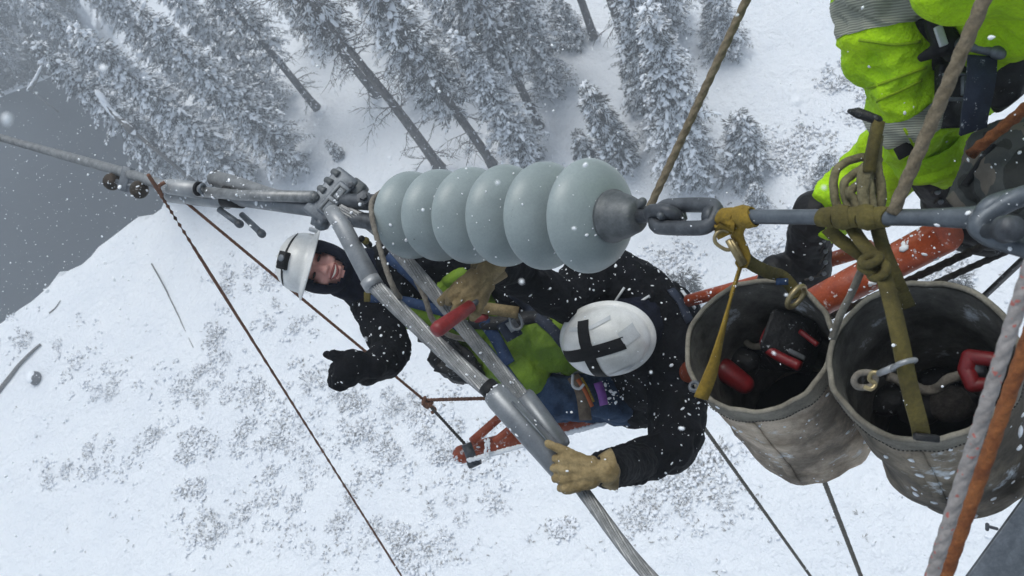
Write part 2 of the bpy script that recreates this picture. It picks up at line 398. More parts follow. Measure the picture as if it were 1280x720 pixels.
# ================================================================== SETTING: terrain, lake
LAKE_Z = -7.0
def ray_plane(px, py, z):
    d = P(px, py, 1.0) - CAM
    return CAM + d * ((z - CAM.z) / d.z)
near_px = [(-420, 640), (-150, 480), (0, 387), (60, 345), (118, 298), (165, 262), (192, 248), (196, 215), (185, 160), (165, 90), (150, 60)]
far_px = [(112, 74), (60, 98), (0, 122), (-150, 180), (-420, 260)]
near_w = [ray_plane(x, y, 0).xy for x, y in near_px[:-1]] + [ray_plane(*near_px[-1], LAKE_Z).xy]
far_w = [near_w[-1]] + [ray_plane(x, y, LAKE_Z).xy for x, y in far_px]
poly = near_w + far_w[1:]
def seg_d(p, a, b):
    ab = b - a; t = max(0, min(1, (p - a).dot(ab) / max(ab.length_squared, 1e-9))); return (p - a - ab * t).length
def inside(p):
    c = False; j = len(poly) - 1
    for i in range(len(poly)):
        a, b = poly[i], poly[j]
        if (a.y > p.y) != (b.y > p.y) and p.x < (b.x - a.x) * (p.y - a.y) / (b.y - a.y) + a.x: c = not c
        j = i
    return c
def sstep(a, b, x):
    t = max(0, min(1, (x - a) / (b - a))); return t * t * (3 - 2 * t)
corner = near_w[-1]; cdir = corner.normalized(); cleft = V((-cdir.y, cdir.x)).to_2d() if False else V((-cdir.y, cdir.x))
def height(x, y):
    p = V((x, y))
    dn = min(seg_d(p, a, b) for a, b in zip(near_w[:-1], near_w[1:]))
    df = min(seg_d(p, a, b) for a, b in zip(far_w[:-1], far_w[1:]))
    if inside(p):
        return LAKE_Z - min(3, .6 * min(dn, df))
    rough = .45 * noise.noise(V((x * .09, y * .09, 3))) + .16 * noise.noise(V((x * .35, y * .35, 9))) + .05 * noise.noise(V((x * 1.1, y * 1.1, 1)))
    dn += .7 * noise.noise(V((x * .5, y * .5, 20))) + .25 * noise.noise(V((x * 1.7, y * 1.7, 30)))
    hn = LAKE_Z + 7 * min(1, sstep(-1.6, .9, dn)) + rough * sstep(0, 3, dn)
    hf = LAKE_Z + .42 * df + 1.5 * noise.noise(V((x * .12, y * .12, 5))) * sstep(0, 4, df)
    left = sstep(-3, 3, (p - corner).dot(cleft)); w = left * sstep(-4, 4, dn - df)
    return hn * (1 - w) + hf * w
def ground_pt(px, py):
    z = 0.0
    for _ in range(12):
        q = ray_plane(px, py, z); z = .5 * z + .5 * max(height(q.x, q.y), LAKE_Z)
    q = ray_plane(px, py, z); q.z = max(height(q.x, q.y), LAKE_Z); return q
mb = MB(); S = .75; x0, x1, y0, y1 = -105, 75, -45, 115
nx, ny = int((x1 - x0) / S) + 1, int((y1 - y0) / S) + 1
for j in range(ny):
    for i in range(nx):
        x, y = x0 + i * S, y0 + j * S; mb.v.append((x, y, height(x, y)))
for j in range(ny - 1):
    for i in range(nx - 1):
        a = j * nx + i; mb.f.append((a, a + 1, a + nx + 1, a + nx))
g = mkobj('ground', mb, 'snow', V((0, 0, 0)), fix=False); props(g, 'snow covered ground running down to the lake', 'ground', kind='structure')
mb = MB(); mb.add([V((x0, y0, LAKE_Z)), V((20, y0, LAKE_Z)), V((20, y1, LAKE_Z)), V((x0, y1, LAKE_Z))], [(0, 1, 2, 3)])
o = mkobj('lake', mb, 'water', V((0, 0, 0)), fix=False); props(o, 'dark grey open water of the lake at the upper left', 'lake', kind='structure')
# ================================================================== TREES
def tuft(mb, p, d, up, L, w, r):
    """flat spray of needles: two crossed diamonds"""
    s = d.cross(up)
    if s.length < 1e-5: s = d.orthogonal()
    s.normalize(); e = p + d * L; m = p + d * (L * .45)
    mb.add([p, m + s * w, e, m - s * w], [(0, 1, 2, 3)])
    t = s.cross(d); mb.add([p, m + t * w * .6, e, m - t * w * .6], [(0, 1, 2, 3)])
def fan(mb, p, d, up, L, w, r, n=4, lift=0.0):
    """spray of thin needle bearing twiglets"""
    s = d.cross(up)
    if s.length < 1e-5: s = d.orthogonal()
    s.normalize(); p = p + up * lift
    for k in range(n):
        a = (k - (n - 1) / 2) * .42 + r.uniform(-.2, .2); q = p + d * (L * .12 * k)
        dd = (d * math.cos(a) + s * math.sin(a) + up * r.uniform(-.3, .12)).normalized(); l = L * r.uniform(.55, 1); t = dd.cross(up)
        t = t.normalized() if t.length > 1e-4 else s
        t = (t + up * r.uniform(-.7, .7)).normalized(); m = q + dd * l * .5
        mb.add([q, m + t * w, q + dd * l, m - t * w], [(0, 1, 2, 3)])
def lump(mb, c, d, L, w, h, r):
    s = d.cross(UP)
    s = s.normalized() if s.length > 1e-4 else V((1, 0, 0))
    j = lambda: .75 + .5 * r.random()
    mb.ell(c, d * L * j(), s * w * j(), UP * h * j(), 6, 4)
def make_tree(seed, h, cb, rmax, whorl=.36, per=5, snow=.5, dead=0, brown=False, tw=1.0, lean=.03, twist=0.0, trunk_r=None):
    """meshes (trunk, foliage, snow) of one conifer standing at the origin"""
    r = random.Random(seed); tr = MB(); fo = MB(); sn = MB()
    R0 = trunk_r or (.012 * h + .05); K = 14; lx, ly = r.uniform(-1, 1) * lean * h, r.uniform(-1, 1) * lean * h
    def axis(t): return V((lx * t * t + .05 * math.sin(t * 9 + seed) * h * .06, ly * t * t + .05 * math.cos(t * 7 + seed) * h * .06, h * t - .25))
    tr.tube([axis(i / K) for i in range(K + 1)], [R0 * (1 - i / K) ** .8 * (1.35 if i == 0 else 1) + .012 for i in range(K + 1)], 9)
    z = cb * h; ang = r.random() * 6
    def limb(p0, d, L, droop, rad, k=5):
        pts = []
        for i in range(k + 1):
            t = i / k
            pts.append(p0 + d * (L * t) + UP * (-droop * L * t * t + twist * L * .3 * math.sin(t * 5 + p0.z * 3)) + V((noise.noise(p0 * 3 + V((t, 0, 0))), noise.noise(p0 * 3 + V((0, t, 0))), 0)) * twist * L * .5 * t)
        return pts
    while z < h * .985:
        t = (z - cb * h) / (h * (1 - cb)); prof = rmax * ((1 - t) ** .75) * (.55 + .45 * min(1, t * 5)) + .12
        for b in range(per if prof > .4 else 4):
            if r.random() < .1: continue
            ang += 2.399 + r.uniform(-.3, .3); L = prof * r.uniform(.6, 1.12)
            d = V((math.cos(ang), math.sin(ang), r.uniform(.05, .3) if t < .7 else r.uniform(.3, .8))).normalized()
            p0 = axis(z / h) + UP * r.uniform(-.1, .1)
            pts = limb(p0, d, L, r.uniform(.35, .65), .03); tr.tube(pts, [max(.006, .05 * L / (rmax + .3) * (1 - i / 5.5)) * .6 + .006 for i in range(6)], 4)
            n = max(3, int(L / .115 * tw)); loaded = r.random() < snow * 1.25
            for k in range(1, n + 1):
                q = k / n
                if q < .15: continue
                x = q * 5; i = min(4, int(x)); p = pts[i].lerp(pts[i + 1], x - i); ax = (pts[i + 1] - pts[i]).normalized()
                side = ax.cross(UP)
                if side.length < .1: continue
                side.normalize(); sg = 1 if k % 2 else -1
                td = (ax * .75 + side * sg * .8 + UP * r.uniform(-.35, .12)).normalized(); tl = (.2 + .34 * (1 - q)) * r.uniform(.7, 1.25) * min(1, L / .6 + .25)
                fan(fo, p, td, UP, tl, tl * .06, r, 4)
                e = p + td * tl * .5
                fan(fo, e, (td + ax * .5 + V((0, 0, r.uniform(-.4, .2)))).normalized(), UP, tl * .8, tl * .055, r, 4)
                if r.random() < .12 + snow * .55: fan(sn, p, td, UP, tl * 1.05, tl * .055, r, 5, .015 + .02 * r.random()); fan(sn, e, td, UP, tl * .75, tl * .055, r, 4, .015 + .02 * r.random())
                if r.random() < (snow * .62 if loaded else snow * .2):
                    lump(sn, e + UP * tl * .1, td, tl * r.uniform(.25, .5), tl * r.uniform(.2, .4), tl * r.uniform(.14, .28), r)
                if loaded and r.random() < .3 * snow: lump(sn, p + UP * .04, ax, .12 + .1 * r.random(), .05 + .05 * r.random(), .05, r)
        z += whorl * r.uniform(.7, 1.3) * (.6 + .4 * (1 - t))
    for _ in range(dead):                                # bare broken branches below the crown
        zz = r.uniform(.05, max(cb, .2)) * h if r.random() < .6 else r.uniform(cb, .9) * h
        ang = r.random() * 6.28; L = r.uniform(.5, 2.0); d = V((math.cos(ang), math.sin(ang), r.uniform(-.35, .15))).normalized()
        pts = [axis(zz / h)]
        for i in range(6):
            d = (d + V((r.uniform(-.3, .3), r.uniform(-.3, .3), r.uniform(-.3, .22)))).normalized(); pts.append(pts[-1] + d * L / 6)
        tr.tube(pts, [.035 * (1 - i / 7.5) for i in range(7)], 4)
        for i in range(2, 7):
            for _k in range(2):
                dd = (d + V((r.uniform(-1, 1), r.uniform(-1, 1), r.uniform(-.7, .4)))).normalized(); q = [pts[i], pts[i] + dd * .2 * L, pts[i] + dd * .36 * L + V((0, 0, r.uniform(-.1, .06)))]
                tr.tube(q, [.014, .01, .005], 3)
                if r.random() < snow: lump(sn, q[1] + UP * .02, dd, .1, .025, .02, r)
    for k in range(3): lump(sn, V((r.uniform(-.3, .3), r.uniform(-.3, .3), .02)), V((1, 0, 0)), .5, .45, .1, r)
    out = []
    for nm, m_, mt in (('trunk', tr, 'bark'), ('foliage', fo, 'needles_brown' if brown else 'needles'), ('snow_load', sn, 'snow_lump')):
        me = mesh_from(m_.v, m_.f, nm, smooth=(nm == 'trunk')); me.materials.append(M[mt]); out.append((nm, me))
    return out
TREES = {
 'spruce_a': make_tree(11, 14, .06, 2.5, snow=.62), 'spruce_b': make_tree(12, 12, .05, 2.2, snow=.7),
 'pine_bare': make_tree(13, 15, .66, 1.9, whorl=.5, per=4, snow=.4, dead=70, brown=True, twist=.5, trunk_r=.27),
 'pine_b': make_tree(14, 14, .36, 2.0, whorl=.42, per=4, snow=.5, dead=30, twist=.35, trunk_r=.23),
 'young': make_tree(15, 6.2, .02, 1.25, whorl=.28, per=5, snow=.45), 'sapling': make_tree(16, 3.0, .03, .75, whorl=.22, per=5, snow=.4),
 'pole': make_tree(17, 14, .62, 1.3, whorl=.5, per=4, snow=.4, dead=9, trunk_r=.23), 'bushy': make_tree(18, 4.5, .01, 1.7, whorl=.25, per=6, snow=.6),
 'thin': make_tree(19, 2.6, .05, .9, whorl=.3, per=4, snow=.1, tw=.7)}
BASEH = dict(spruce_a=14, spruce_b=12, pine_bare=15, pine_b=14, young=6.2, sapling=3, pole=14, bushy=4.5, thin=2.6)
made = {}
def tree(kind, px, py, h, label, cat='tree', group=None, name=None, rz=None, sink=0.0, tilt=0.0):
    p = ground_pt(px, py)
    o = bpy.data.objects.new(name or ('spruce_tree' if 'spruce' in kind or kind in ('young', 'sapling', 'bushy') else 'pine_tree'), None); col.objects.link(o)
    s = h / BASEH[kind]; o.location = p - UP * sink; o.scale = (s, s, s); o.rotation_euler = (tilt, tilt * .5, rz if rz is not None else rnd.random() * 6.28)
    for nm, me in TREES[kind]:
        c = bpy.data.objects.new(nm, me); col.objects.link(c); c.parent = o
    return props(o, label, cat, group)
tg = 'conifers at the forest edge'
tree('pine_bare', 552, 212, 15.5, 'dark half bare pine with twisted dead branches behind the leftmost insulator discs', group=tg, rz=1.2)
tree('pine_b', 616, 208, 14.5, 'snow dusted pine whose trunk foot shows just above the middle insulator discs', group=tg, rz=.4)
tree('spruce_b', 664, 205, 9.5, 'dense white spruce standing right behind the fourth and fifth insulator discs', group=tg)
tree('pine_b', 676, 160, 14, 'leaning dark trunked pine behind the dense white spruce', group=tg, rz=2.2)
tree('spruce_a', 692, 110, 12, 'snowy spruce at the left edge of the open snow lane', group=tg)
tree('pole', 743, 48, 13, 'bare straight trunk at the top of the snow lane', group=tg)
tree('bushy', 716, 52, 3.4, 'small bushy spruce beside the bare trunk at the top of the snow lane', group=tg)
tree('pole', 797, 103, 14, 'thick bare leaning trunk to the right of the snow lane', group=tg, rz=.3)
tree('young', 779, 207, 6.2, 'slim young spruce alone in the snow lane above the last insulator disc', group=tg)
tree('sapling', 735, 198, 2.4, 'little spruce sapling left of the slim young spruce', group=tg)
tree('young', 800, 135, 4.2, 'thin young spruce under the thick leaning trunk', group=tg)
tree('spruce_b', 868, 225, 11, 'tall snow laden spruce left of the tan rope', group=tg)
tree('spruce_a', 838, 165, 12, 'heavily frosted spruce between the leaning trunk and the tan rope', group=tg)
tree('bushy', 934, 212, 4.2, 'round bushy spruce just right of the tan rope', group=tg)
tree('bushy', 905, 60, 4.0, 'frosted bush like spruce behind the upper end of the tan rope', group=tg)
tree('pine_b', 398, 136, 14, 'sparse pine with bare lower trunk left of the half bare pine', group=tg, rz=3)
tree('spruce_a', 372, 208, 13, 'broad snow covered spruce above the bolted clamp', group=tg)
tree('spruce_b', 310, 226, 13, 'snow covered spruce above the aluminium dead end tubes', group=tg)
tree('spruce_a', 248, 228, 12.5, 'frosted spruce at the water edge behind the conductor fittings', group=tg)
tree('spruce_b', 345, 130, 12, 'snowy spruce behind the broad spruce above the clamp', group=tg)
tree('spruce_a', 270, 130, 13, 'grey olive spruce deep in the clump by the lake', group=tg)
tree('spruce_b', 205, 150, 11, 'white tipped spruce leaning over the lake shore', group=tg)
tree('pine_b', 470, 120, 14, 'frosted pine between the half bare pine and the sparse pine', group=tg)
tree('spruce_b', 540, 105, 13, 'snowy spruce standing behind the half bare pine', group=tg)
tree('spruce_a', 610, 90, 13, 'pale spruce deep behind the middle discs', group=tg)
tree('sapling', 215, 240, 2.6, 'small spruce at the foot of the shore clump', group=tg)
tree('sapling', 425, 195, 1.6, 'snow covered sapling beside the bolted clamp', group=tg)
tree('thin', 862, 378, 2.8, 'thin sparse pine seedling between the black jacket and the left bucket', name='pine_sapling')
tree('thin', 1195, 372, 2.0, 'faint seedling in the snow behind the right bucket', name='pine_sapling')
tree('bushy', 1035, 230, 2.3, 'low frosted bush spruce left of the rope coil', group=tg)
tree('bushy', 948, 262, 2.0, 'low frosted bush spruce just above the steel rod', group=tg)
tree('spruce_b', 500, 30, 12, 'spruce far back at the top edge above the half bare pine', group=tg)
tree('spruce_a', 655, 20, 12, 'spruce far back at the top edge left of the bare trunk', group=tg)
tree('spruce_b', 835, 40, 12, 'spruce far back at the top edge left of the tan rope', group=tg)
tree('spruce_a', 410, 40, 12, 'spruce far back at the top edge above the clamp', group=tg)
fr = random.Random(3)
for k in range(90):
    px, py = fr.uniform(-60, 175), fr.uniform(-110, 108)
    if py > 118 - .42 * max(px, 0) - 6: continue
    tree(fr.choice(['spruce_b', 'bushy', 'young', 'pine_b']), px, py, fr.uniform(3, 7), 'hazy grey conifer on the far lake shore', group='hazy conifers on the far shore')
mb = MB(); br = random.Random(13)
for k in range(1700):
    i = br.randrange(len(far_w) - 1); a, b = far_w[i], far_w[i + 1]; nn = V((-(b - a).y, (b - a).x)).normalized(); mid = (a + b) / 2
    if inside(mid + nn * .5): nn = -nn
    q2 = a.lerp(b, br.uniform(-.15, 1.15)) + nn * (.3 + 26 * br.random() ** 1.6); p = V((q2.x, q2.y, height(q2.x, q2.y)))
    if inside(q2) or p.z < LAKE_Z + .05: continue
    for q in range(7):
        o_ = p + V((br.uniform(-.6, .6), br.uniform(-.6, .6), br.uniform(0, .5))); d = V((br.uniform(-1, 1), br.uniform(-1, 1), br.uniform(.3, 1.2))).normalized(); tuft(mb, o_, d, UP, br.uniform(.3, .8), br.uniform(.08, .2), br)
single('far_shore_brush', mb, 'needles_brown', 'grey leafless brush covering the far lake shore', 'far brush', loc=V((0, 0, 0)), smooth=False, kind='stuff', fix=False)
# ================================================================== SHRUBS
def make_shrub(seed, R, n=34, snow=.75):
    r = random.Random(seed); t = MB(); s_ = MB()
    for i in range(n):
        a = r.random() * 6.28; b = R * math.sqrt(r.random()) * .8; p = V((math.cos(a) * b, math.sin(a) * b, -.04))
        d = V((math.cos(a) * .7 + r.uniform(-.5, .5), math.sin(a) * .7 + r.uniform(-.5, .5), r.uniform(.35, 1.0))).normalized(); L = R * r.uniform(.2, .6)
        m1 = p + d * L * .5; e = p + d * L + V((r.uniform(-.1, .1), r.uniform(-.1, .1), -.05)) * R
        t.tube([p, m1, e], [.011, .009, .005], 4)
        for k in range(2):
            q = m1.lerp(e, r.random()); dd = (d + V((r.uniform(-1, 1), r.uniform(-1, 1), r.uniform(-.3, .6)))).normalized()
            tuft(t, q, dd, UP, .07 + .1 * r.random(), .022, r)
        if r.random() < snow: lump(s_, e.lerp(m1, .3) + UP * .02, d, .06 + .07 * r.random(), .07, .045, r)
    a = mesh_from(t.v, t.f, 'twigs', False); a.materials.append(M['twig'])
    b = mesh_from(s_.v, s_.f, 'snow_cap'); b.materials.append(M['snow_lump']); return a, b
SHR = [make_shrub(40 + i, .3 + .09 * i, 22 + 8 * i) for i in range(5)]
clusters = [(120, 470, 34, 9), (70, 590, 20, 5), (130, 575, 24, 5), (185, 545, 22, 4), (240, 480, 34, 8), (238, 556, 20, 5), (240, 612, 12, 3), (255, 660, 26, 7), (290, 430, 40, 9),
            (345, 555, 50, 15), (430, 575, 60, 20), (400, 490, 40, 10), (440, 660, 60, 14), (330, 650, 40, 9), (540, 560, 40, 8), (590, 640, 50, 8), (530, 690, 30, 6), (845, 590, 34, 8), (800, 640, 34, 9),
            (702, 660, 9, 2), (610, 560, 30, 4), (1020, 205, 34, 9), (985, 185, 30, 7), (1060, 130, 40, 8), (1050, 100, 20, 4), (960, 290, 40, 7), (945, 320, 30, 5), (350, 380, 45, 8), (300, 350, 30, 4), (520, 500, 40, 6), (700, 235, 30, 3),
            (880, 620, 40, 5), (1180, 340, 24, 5), (60, 420, 40, 4), (840, 330, 26, 5), (310, 500, 30, 6), (470, 520, 40, 8), (900, 560, 20, 2)]
sr = random.Random(5); cnt = 0
for (cx, cy, rr, n) in clusters:
    for k in range(n):
        a, b = sr.random() * 6.28, rr * math.sqrt(sr.random()); p = ground_pt(cx + math.cos(a) * b * 1.15, cy + math.sin(a) * b * .8)
        if p.z < -1.5: continue
        o = bpy.data.objects.new('brush_shrub', None); col.objects.link(o); o.location = p; s = sr.uniform(.5, 1.0); o.scale = (s, s, s * .75); o.rotation_euler.z = sr.random() * 6.28
        for nm, me in zip(('twigs', 'snow_cap'), SHR[sr.randrange(5)]):
            c = bpy.data.objects.new(nm, me); col.objects.link(c); c.parent = o
        props(o, 'low grey brown brush poking through the snow', 'shrub', 'brush poking through the snow'); cnt += 1
# uncountable stubble: single stems and leaf tips through the snow
mb = MB(); mb2 = MB()
for k in range(2500):
    if sr.random() < .9:
        cx, cy, rr, n = sr.choice(clusters); a, b = sr.random() * 6.28, rr * 1.5 * math.sqrt(sr.random()); px, py = cx + math.cos(a) * b * 1.2, cy + math.sin(a) * b * .8
    else: px, py = sr.uniform(0, 1280), sr.uniform(290, 740)
    p = ground_pt(px, py) if k % 1 == 0 else None
    if p.z < -1.5 or noise.noise(V((p.x * .45, p.y * .45, 4))) + .6 * noise.noise(V((p.x * 1.3, p.y * 1.3, 8))) < sr.uniform(-.25, .2): continue
    for q in range(sr.randrange(2, 6)):
        o_ = p + V((sr.uniform(-.22, .22), sr.uniform(-.22, .22), -.01)); d = V((sr.uniform(-1, 1), sr.uniform(-1, 1), sr.uniform(.1, .7))).normalized()
        fan(mb, o_, d, UP, .1 + .16 * sr.random(), .009 + .01 * sr.random(), sr, 3)
        if sr.random() < .5: lump(mb2, o_ + d * .08 + UP * .03, d, .05 + .08 * sr.random(), .04 + .06 * sr.random(), .03 + .04 * sr.random(), sr)
single('ground_stubble', mb, 'twig', 'scattered dry stems and leaf tips showing through the snow', 'ground cover', loc=V((0, 0, 0)), smooth=False, kind='stuff', fix=False)
single('snow_hummocks', mb2, 'snow_lump', 'small cushions of snow sitting on the buried brush', 'snow cushions', loc=V((0, 0, 0)), kind='stuff', fix=False)
# fallen wood and a boulder at the left edge, a half buried branch
def log(pts_px, r, label, name='fallen_log', cat='log', lift=.12):
    pts = [ground_pt(x, y) + UP * lift for x, y in pts_px]; pts = catmull(pts, 6); m_ = MB()
    n = len(pts); m_.tube([p + V((noise.noise(p), noise.noise(p + V((9, 0, 0))), 0)) * .06 for p in pts], [r * (1 - .6 * i / n) for i in range(n)], 8)
    return single(name, m_, 'wood', label, cat, loc=pts[0].copy())
log([(-25, 520), (8, 480), (30, 452), (52, 432)], .16, 'dark fallen log half buried in snow at the left edge', lift=.1)
log([(190, 330), (212, 372), (228, 405), (242, 434)], .045, 'long thin branch lying half buried in the open snow', 'fallen_branch', 'branch', .02)
log([(62, 392), (70, 385), (76, 376)], .05, 'short broken stick on the snow above the lake bank', 'broken_stick', 'stick', .03)
p = ground_pt(47, 474); mb = MB()
mb.ell(p + UP * .15, V((.3, .1, 0)), V((-.1, .42, 0)), V((0, 0, .38)), 18, 10)
mb.v = [tuple(V(q) + (V(q) - p) * .3 * noise.noise(V(q) * 2.2)) for q in mb.v]
t = T('boulder', 'dark boulder with a snow cap beside the fallen log', 'boulder', p); t.part('rock', mb, 'rock')
mb = MB(); mb.ell(p + V((-.06, .02, .42)), V((.3, .05, 0)), V((0, .36, 0)), V((0, 0, .14)), 14, 8); t.part('snow_cap', mb, 'snow_lump')
for i, (pp, lb) in enumerate([([(128, 122), (140, 140), (166, 164)], 'white snow loaded snag sticking out over the lake below the shore spruces'), ([(172, 100), (188, 118), (202, 130)], 'short white snow loaded snag among the shore spruces'), ([(52, 86), (46, 98), (37, 112)], 'pale snow covered snag standing at the far shore')]):
    z = (40.0, 41.0, 66)[i]; pts = [P(x, y, z + k * .5) for k, (x, y) in enumerate(pp)]; m_ = MB(); m_.tube(catmull(pts, 4), [.06 + .02 * k for k in range(9)], 7)
    t = T('snag', lb, 'dead tree', pts[-1]); t.part('trunk', m_, 'wood'); sn = MB(); rr_ = random.Random(i)
    for q in catmull(pts, 5): lump(sn, q + UP * .12, (pts[-1] - pts[0]).normalized(), .35, .16, .13, rr_)
    # its foot goes down into the bank
    gz = max(height(pts[-1].x, pts[-1].y), LAKE_Z); f_ = MB(); f_.tube([pts[-1], V((pts[-1].x, pts[-1].y, gz - .2))], .1, 7); t.part('stem', f_, 'wood'); t.part('snow_load', sn, 'snow_lump')
# ================================================================== HARDWARE OF THE LINE
AX = D(.637, .072, -.766).normalized(); S0 = CAM + D(.193, -.160, 1.78)
def S(t): return S0 + AX * t
SU = (DWN - DWN.dot(AX) * AX).normalized(); SW = AX.cross(SU)       # across the string: down in the picture, and towards the lens
t_ = T('insulator_string', 'string of six pale grey porcelain discs between the clamp and the steel rod', 'insulator', S(-.36))
shell = [(t, r * 1.02) for t, r in [(-.052, .018), (-.05, .05), (-.034, .055), (-.052, .072), (-.034, .079), (-.05, .096), (-.03, .103), (-.036, .121), (-.033, .125), (-.028, .127), (-.022, .1265), (-.014, .1235), (-.003, .118), (.009, .107), (.02, .093), (.029, .077), (.034, .062), (.038, .05)]]
capp = [(.03, .053), (.042, .0595), (.048, .059), (.051, .0545), (.066, .052), (.084, .047), (.098, .041), (.112, .036), (.118, .029), (.12, .001)]
for k in range(6):
    o = S(-.1475 * (5 - k))
    d_ = t_.part('insulator_disc', MB().lathe(o, AX, shell, 56), 'porcelain')
    m_ = MB().lathe(o, AX, capp, 32); m_.tube([o - AX * .052, o - AX * .012 - AX * .05], .012, 10)
    t_.part('cap', m_, 'capsteel', d_)
    dm = MB().lathe(o, AX, shell[11:], 40); t_.part('scuff_mark', dust(MB().ell(o - AX * .012, AX * .03, SU * .125, SW * .125, 60, 40), 5, .0022, k + 60, up=(TOC * .6 - SU * .5 + SU * (k % 3) * .5).normalized(), thresh=.8), 'tape', d_) if k in (1, 4) else None; t_.part('snow_dusting', dust(dm, 16, .0038, k + 3, up=TOC, thresh=-.1), 'snow_lump', d_)
    if k == 5:
        m_ = MB(); rr_ = random.Random(4)
        for (a, b) in ((.42, .8), (.1, .78), (.5, .3)): m_.sph(S(.108) + (SU * math.sin(a * 6) + SW * math.cos(a * 6)) * .026, .011, 8, 6)
        m_.cap(S(.1) - SU * .012, S(.125) - SU * .03, .012, .01); t_.part('socket_lip', m_, 'capsteel', d_)
# ball eye and oval link between string and rod
t_ = T('oval_link', 'dark galvanised oval chain link between the last disc and the rod', 'chain link', S(.23))
m_ = MB().ring(S(.238), (SW * .8 + SU * .45).normalized(), .0275, .0155, AX, .045, n=40); t_.part('link', m_, 'darksteel')
t_ = T('socket_eye', 'dark forged socket eye hooked into the cap of the last disc', 'socket eye', S(.14))
m_ = MB().ring(S(.185), (SU * .85 - SW * .5).normalized(), .022, .0135, AX, .012, n=32); m_.tube([S(.115), S(.15), S(.168)], [.016, .013, .013], 12)
t_.part('eye', m_, 'darksteel'); m_ = MB(); m_.cap(S(.2) - SW * .028, S(.2) + SW * .03, .0085); m_.lathe(S(.2) + SW * .026, SW, [(0, .016), (.012, .016), (.013, .006)], 6); t_.part('bolt', m_, 'darksteel')
# long steel rod
t_ = T('steel_rod', 'long straight grey steel rod with a forged eye at its right end', 'rod', S(.55))
t_.part('shaft', MB().tube([S(.305), S(.33), S(.5), S(.7), S(.765), S(.785)], [.013, .0135, .0135, .0135, .0165, .02], 20), 'rodsteel')
t_.part('end_collar', MB().lathe(S(.292), AX, [(0, .014), (.002, .021), (.018, .021), (.02, .0135)], 20), 'darksteel')
t_.part('rod_eye', MB().ring(S(.82), (TOC * .75 + SU * .25).normalized(), .03, .0125, AX, .012, n=36, m=14), 'rodsteel')
t_ = T('large_shackle', 'big galvanised shackle with a bolt at the right edge of the picture', 'shackle', S(.86))
b0, e1 = P(1268, 318, 1.14), P(1252, 240, 1.17)
m_ = MB(); c0 = P(1212, 272, 1.19)
pts = catmull([P(1330, 235, 1.08), P(1285, 243, 1.12), P(1250, 258, 1.14), P(1222, 280, 1.15), P(1240, 296, 1.14), P(1290, 312, 1.10), P(1335, 322, 1.06)], 7)
m_.tube(pts, .0145, 16); t_.part('bow', m_, 'rodsteel')
m_ = MB(); q = P(1254, 287, 1.10); m_.lathe(q + TOC * .014, -TOC, [(-.012, .001), (-.011, .017), (.0, .019), (.012, .0195), (.016, .011), (.07, .011), (.072, .001)], 20); t_.part('bolt', m_, 'darksteel')
m_ = MB(); m_.tube(catmull([q + RGT * .006 + TOC * .012, q + RGT * .03 + TOC * .02, q + RGT * .045 + DWN * .003 + TOC * .016, q + RGT * .028 + DWN * .006 + TOC * .02], 5), .0022, 8); t_.part('cotter_pin', m_, 'alu')
# tower corner the string is tied to (beyond the right edge)
t_ = T('tower_beam', 'grey steel tower angle crossing the lower right corner', 'steel beam', P(1260, 690, 1.5))
a, b = P(1135, 860, 1.5), P(1420, 468, 1.5); d = (b - a).normalized(); s1 = d.cross(VIEW).normalized()
sdn = -s1 if s1.dot(RGT) < 0 else s1
m_ = MB(); m_.box((a + b) / 2 + sdn * .015, d * ((b - a).length / 2), sdn * .05, VIEW * .004); t_.part('flange', m_, 'galv', bevel=.0015)
m_ = MB(); m_.box((a + b) / 2 + sdn * .06 + VIEW * .052, d * ((b - a).length / 2), sdn * .004, VIEW * .048); t_.part('web', m_, 'darksteel', bevel=.0015)
m_ = MB(); m_.box((a + b) / 2 + sdn * .118 + VIEW * .03, d * ((b - a).length / 2), sdn * .045, VIEW * .004); t_.part('cover_plate', m_, 'galv', bevel=.0015)
m_ = MB(); rr_ = random.Random(8)
for k in range(240):
    q = a.lerp(b, rr_.random()) + sdn * (.058 + rr_.random() * .01) - VIEW * .0042; m_.ell(q, d * rr_.uniform(.004, .011), sdn * .005, VIEW * .004, 6, 4)
t_.part('snow_line', m_, 'snow_lump')
m_ = MB(); q = P(1246, 661, 1.5); m_.cap(q, q - RGT * .018 - DWN * .005, .003); m_.cap(q - RGT * .018 - DWN * .008, q - RGT * .018 + DWN * .001, .0035); t_.part('step_bolt', m_, 'darksteel')
# ---- bolted strain clamp and shackle at the far end of the string
t_ = T('strain_clamp', 'bolted ribbed steel clamp at the left end of the disc string', 'clamp', P(412, 250, 2.42))
c = P(416, 247, 2.54); lx = D(.62, -.78, .1).normalized(); ly = D(.78, .62, -.15).normalized(); ly = (ly - ly.dot(lx) * lx).normalized(); lz = lx.cross(ly)
m_ = MB(); m_.box(c, lx * .09, ly * .044, lz * .032); t_.part('body', m_, 'galv', bevel=.009)
m_ = MB(); m_.box(c + ly * .016 + TOC * .034, lx * .06, ly * .024, lz * .01); t_.part('keeper_plate', m_, 'galv', bevel=.006)
for k in range(4):
    q = c + lx * (.066 - .034 * k) - ly * .02
    t_.part('u_bolt', MB().ring(q, lx, .028, .0125, ly, .0, a0=math.pi / 2, a1=math.pi * 1.5, n=16), 'capsteel')
for k in range(4):
    q = c + lx * (.066 - .042 * k) + ly * (.036 if k % 2 else .03) + TOC * .026
    t_.part('bolt_nut', MB().lathe(q, TOC, [(0, .013), (.014, .013), (.016, .007), (.026, .007)], 6), 'darksteel', smooth=False)
